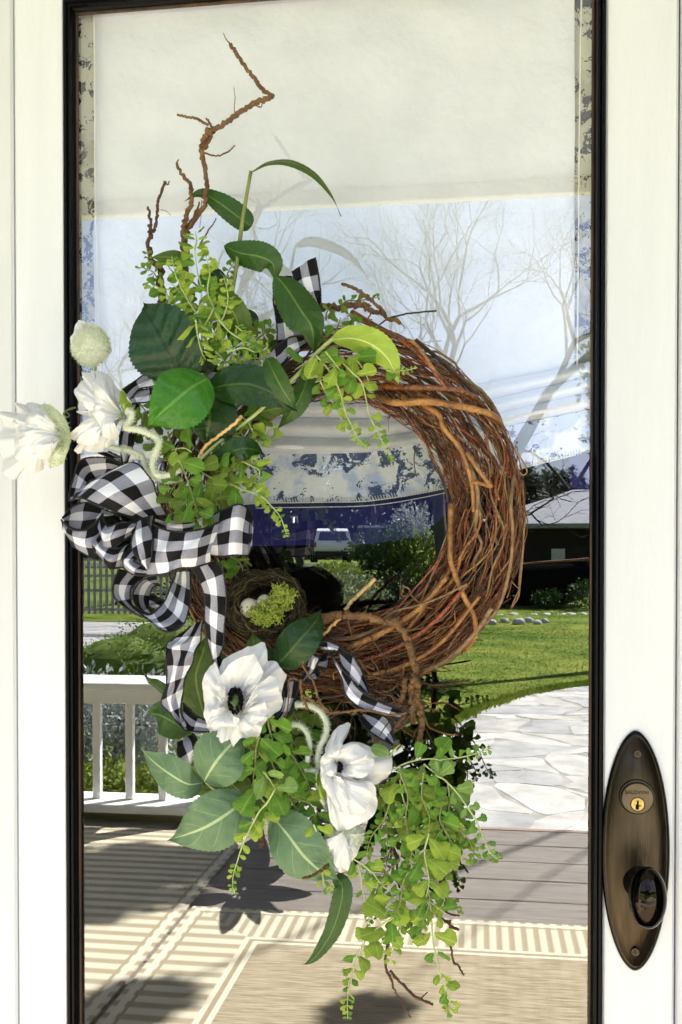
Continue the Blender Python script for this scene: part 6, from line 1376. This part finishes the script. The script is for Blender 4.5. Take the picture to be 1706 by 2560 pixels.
b = MB(); petal(b, c700, (345, 1290), [(335, 1300), (335, 1400), (360, 1520), (400, 1500), (400, 1400), (370, 1300)], .185, .195); b.build('sepal', M['lime_leaflet'], P2)
fuzzy_tube(P2, [(798, 1932), (796, 1960), (803, 1990), (812, 2010)], 6, M['fuzz_white'], .185, 300, name='sepal_fuzz')
fuzzy_tube(P2, [(738, 1762), (772, 1763), (800, 1778), (816, 1805), (816, 1835), (800, 1868), (795, 1895), (798, 1925)], 6.5, M['fuzz_white'], .17, 900)
P3 = thing('poppy_bud', 'white poppy bud hanging below the side turned poppy', 'flower bud', U(*c350(1150, 1270), .18), 'white poppies in the wreath')
petals(P3, c350, [
    ((1150, 1290), [(1030, 1290), (1035, 1380), (1055, 1460), (1100, 1500), (1150, 1519), (1200, 1450), (1235, 1380), (1258, 1300)], .185, .185, dict(cup=.012)),
    ((1150, 1290), [(1040, 1340), (1060, 1430), (1110, 1490), (1160, 1517), (1190, 1440), (1180, 1380)], .20, .198, dict(cup=.006))])
fuzzy_ball(P3, c350, (1155, 1320), 92, 75, .185, M['fuzz_white'], 2200, .0055)
fuzzy_tube(P3, [(730, 1812), (752, 1815), (769, 1835), (775, 1864), (769, 1899), (767, 1926), (790, 1928), (798, 1950), (815, 2020), (845, 2065)], 5.5, M['fuzz_white'], .175, 800)
P4 = thing('poppy_bud', 'round fuzzy poppy bud at the upper left over the black frame', 'flower bud', U(*c0(900, 500), .15), 'white poppies in the wreath')
petals(P4, c0, [
    ((890, 400), [(690, 420), (700, 300), (725, 220), (738, 95), (785, 82), (850, 108), (890, 95), (980, 150), (1045, 210), (1085, 300), (1070, 400), (1000, 490)], .150, .150, dict(cup=.004)),
    ((860, 380), [(700, 430), (720, 300), (745, 190), (800, 120), (860, 130)], .16, .158, dict(cup=.004))])
fuzzy_ball(P4, c0, (895, 335), 172, 178, .155, M['fuzz_white'], 3400, .0058, flat=.6)
fuzzy_tube(P4, [c0(925, 500), c0(932, 545), c0(940, 620), c0(1100, 900), c0(1240, 1110)], 4, M['fuzz'], .13, 250)
P5 = thing('open_poppy', 'ruffled white poppy facing left beside the black frame', 'flower', U(*c0(1200, 1020), .16), 'white poppies in the wreath')
petals(P5, c0, [
    ((1215, 1010), [(910, 590), (1000, 575), (1070, 630), (1130, 700), (1180, 790), (1205, 870)], .150, .160),
    ((1215, 1010), [(930, 600), (900, 580), (830, 600), (815, 640), (785, 670), (748, 760), (745, 830), (755, 930), (775, 985), (830, 1020), (872, 1055)], .165, .185, dict(cup=.02)),
    ((1215, 1010), [(850, 760), (830, 850), (850, 960), (900, 1030), (960, 960), (990, 850), (960, 770)], .18, .205, dict(cup=.012)),
    ((1215, 1020), [(880, 1050), (860, 1085), (790, 1100), (740, 1150), (770, 1175), (690, 1195), (700, 1230), (760, 1270), (790, 1290), (870, 1310), (980, 1290)], .17, .195, dict(cup=.022)),
    ((1215, 1030), [(800, 1290), (740, 1345), (770, 1385), (830, 1360), (940, 1372), (1040, 1340), (1120, 1280), (1180, 1200)], .165, .180, dict(cup=.014)),
    ((1215, 1010), [(1000, 600), (930, 700), (900, 850), (920, 1000), (960, 1120), (1020, 1220), (1100, 1250), (1180, 1180)], .19, .200, dict(cup=.022))])
b = MB(); petal(b, c0, (1240, 1030), [(1182, 765), (1210, 775), (1250, 840), (1290, 910), (1310, 950), (1280, 985)], .185, .192); b.build('sepal', M['lime_leaflet'], P5)
b = MB(); petal(b, c0, (1235, 1040), [(1185, 790), (1195, 850), (1205, 930), (1230, 1000)], .192, .195, cup=.002); b.build('sepal', M['fuzz'], P5)
fuzzy_tube(P5, [c300(60, 700), c300(120, 720), c300(95, 800), c300(60, 860), c300(200, 885), c300(330, 940), c300(390, 1000), c300(350, 1100), c300(320, 1200), c300(350, 1310), c300(450, 1330), c300(605, 1270)], 7, M['fuzz_white'], .20, 1500)
P6 = thing('open_poppy', 'white poppy seen from behind at the far left edge over the white door', 'flower', U(*c0(670, 1210), .17), 'white poppies in the wreath')
petals(P6, c0, [
    ((650, 1210), [(150, 980), (5, 985), (20, 1080), (15, 1200), (-10, 1330), (20, 1460), (60, 1600), (140, 1640), (170, 1520)], .165, .13, dict(cup=.01)),
    ((660, 1210), [(430, 905), (330, 888), (240, 900), (160, 895), (160, 1000), (150, 1130), (160, 1260)], .172, .17, dict(cup=.02)),
    ((660, 1215), [(160, 1050), (145, 1200), (155, 1380), (200, 1490), (260, 1545), (330, 1578), (400, 1545), (440, 1500), (500, 1470), (560, 1420)], .178, .18, dict(cup=.026)),
    ((665, 1210), [(440, 930), (350, 960), (230, 1080), (200, 1200), (240, 1330), (350, 1420), (480, 1440), (560, 1370)], .19, .20, dict(cup=.022, wr=.0022))])
for rim in ([(410, 915), (450, 900), (520, 930), (610, 1010), (660, 1080), (690, 1170), (660, 1210), (560, 1170), (470, 1040)], [(690, 1200), (680, 1320), (640, 1430), (580, 1500), (490, 1512), (530, 1400), (600, 1310)]):
    b = MB(); base = (665, 1215); petal(b, c0, base, rim, .195, .202, cup=.008, ruf=.001, wr=.0005)
    vv = list(b.v)
    for k in range(1300):
        p = rv.choice(vv); hair(b, p, VIEW + Vector((rv.gauss(0, .8), 0, rv.gauss(0, .8))), .0045 * rv.uniform(.5, 1.1))
    b.hasuv = False; b.build('sepal', M['fuzz'], P6)
fuzzy_tube(P6, [c0(675, 1215), c300(-40, 1060), c300(30, 1068), c300(100, 1090), c300(210, 1130), c300(235, 1190), c300(300, 1310), c300(450, 1385), c300(620, 1362)], 6, M['fuzz_white'], .17, 900)
b = MB(); tube(b, catmull([U(*c0(x, y), .17) for x, y in ((745, 935), (690, 950), (645, 975), (625, 1000), (640, 1025), (670, 1030), (680, 1005), (655, 985))], 24), .0012, .0008, 6)
ct = b.build('curl_tendril', M['stem_olive']); ct['label'] = 'small green curling tendril between the two left poppies'; ct['category'] = 'tendril'

# ------------------------------------------------------------------ nest, eggs, moss
NX, NY = 664, 1512
nest = thing('bird_nest', 'small round nest of dark twigs set in the ring', 'nest', U(NX, NY + 80, .13))
b = MB()
for k in range(420):
    a0 = rv.uniform(0, 6.283); sp = rv.uniform(.5, 1.9); q = rv.uniform(.52, 1.0); pts = []
    h = rv.uniform(0, 1)
    for i in range(9):
        a = a0 + sp * i / 8; rr = q + .06 * math.sin(i * 1.3 + k)
        dd = .115 + .055 * (1 - abs(rr - .74) / .3 * .8) * h + .005 * rv.gauss(0, 1) + (.012 if math.sin(a) > 0 else 0)
        pts.append(U(NX + 100 * rr * math.cos(a), NY + (92 * rr) * math.sin(a), dd))
    tube(b, pts, rv.uniform(.5, 1.5) * PXM, .4 * PXM, 4, caps=False); b.cm = rv.choice((0, 0, 1, 1, 2, 3))
for k in range(260):                        # inner bowl
    a0 = rv.uniform(0, 6.283); q = rv.uniform(.05, .62); pts = [U(NX + 100 * q * math.cos(a0 + .9 * i / 5), NY + 92 * q * math.sin(a0 + .9 * i / 5), .085 + .04 * q + rv.uniform(0, .008)) for i in range(6)]
    b.cm = rv.choice((0, 1)); tube(b, pts, 1.4 * PXM, .7 * PXM, 4, caps=False)
M['nest_dark'] = mat('nest_twig_dark', (0.018, 0.012, 0.006), 0.8); M['nest_brown'] = mat('nest_twig_brown', (0.06, 0.035, 0.016), 0.7); M['nest_tan'] = mat('nest_grass_tan', (0.15, 0.105, 0.05), 0.7); M['nest_moss'] = mat('nest_moss_green', (0.07, 0.09, 0.015), 0.9)
b.build('twigs', [M['nest_dark'], M['nest_brown'], M['nest_tan'], M['nest_moss']], nest, kind='stuff')
b = MB()
cN = U(NX, NY, .07); vs_, fs = [], []
for j in range(7):
    q = j / 6
    for i in range(28): a = i / 28 * 6.283; vs_.append(U(NX + 88 * q * math.cos(a), NY + 80 * q * math.sin(a), .078 + .035 * q * q))
for j in range(6):
    for i in range(28): fs.append((j * 28 + i, j * 28 + (i + 1) % 28, (j + 1) * 28 + (i + 1) % 28, (j + 1) * 28 + i))
b.add(vs_, fs); b.build('lining', M['nest_dark'], nest)
M['egg'] = mat('speckled_egg', (0.66, 0.62, 0.47), 0.45, bump=.05)
def speckle():
    m = M['egg']; n, l = m.node_tree.nodes, m.node_tree.links; bs = n['Principled BSDF']
    tc = n.new('ShaderNodeTexCoord'); v = n.new('ShaderNodeTexNoise'); v.inputs['Scale'].default_value = 330; l.new(tc.outputs['Object'], v.inputs['Vector'])
    f = math_(n, l, 'GREATER_THAN', v.outputs['Fac'], .69); l.new(mixc(n, l, f, (0.66, 0.62, 0.47), (0.16, 0.12, 0.07)), bs.inputs['Base Color'])
speckle()
for (x, y, r, lab) in ((623, 1520, 21, 'whole cream speckled egg at the left of the nest'), (662, 1507, 18, 'cream egg mostly hidden behind the moss in the nest')):
    b = MB(); ellipsoid(b, U(x, y, .155), r * PXM * .98, r * PXM * .98, r * PXM * 1.05, 24, 16); o = b.build('egg', M['egg']); o['label'] = lab; o['category'] = 'egg'; o['group'] = 'eggs in the nest'
    ce = U(x, y, .155)
    for v in o.data.vertices: v.co -= ce
    o.location = ce
M['moss'] = mat('reindeer_moss', (0.20, 0.28, 0.03), 0.85, col2=(0.40, 0.46, 0.08), scale=90, trans=.15)
b = MB()
mc = [(645, 1537, 22), (668, 1528, 26), (692, 1512, 28), (706, 1490, 24), (715, 1500, 20), (690, 1535, 20), (660, 1545, 16), (700, 1478, 14), (722, 1485, 10)]
for k in range(620):
    x, y, r = rv.choice(mc); a = rv.uniform(0, 6.283); q = rv.random() ** .5 * r; px, py = x + q * math.cos(a), y + q * math.sin(a); dd = .168 + .016 * (1 - (q / r) ** 2) + rv.uniform(-.004, .002)
    p = U(px, py, dd); d = (VIEW * .4 + Vector((rv.gauss(0, 1), rv.gauss(0, .4), rv.gauss(0, 1)))).normalized()
    L = rv.uniform(.003, .006)
    tube(b, [p, p + d * L * .5, p + d * L], .00075, .0006, 4)
    for s in range(2):
        e_ = (d + Vector((rv.gauss(0, .8), rv.gauss(0, .8), rv.gauss(0, .8)))).normalized(); tube(b, [p + d * L, p + d * L + e_ * L * .6], .0006, .0004, 4)
o = b.build('moss_clump', M['moss'], kind='stuff'); o['label'] = 'bright green moss clump lying across the eggs in the nest'; o['category'] = 'moss'
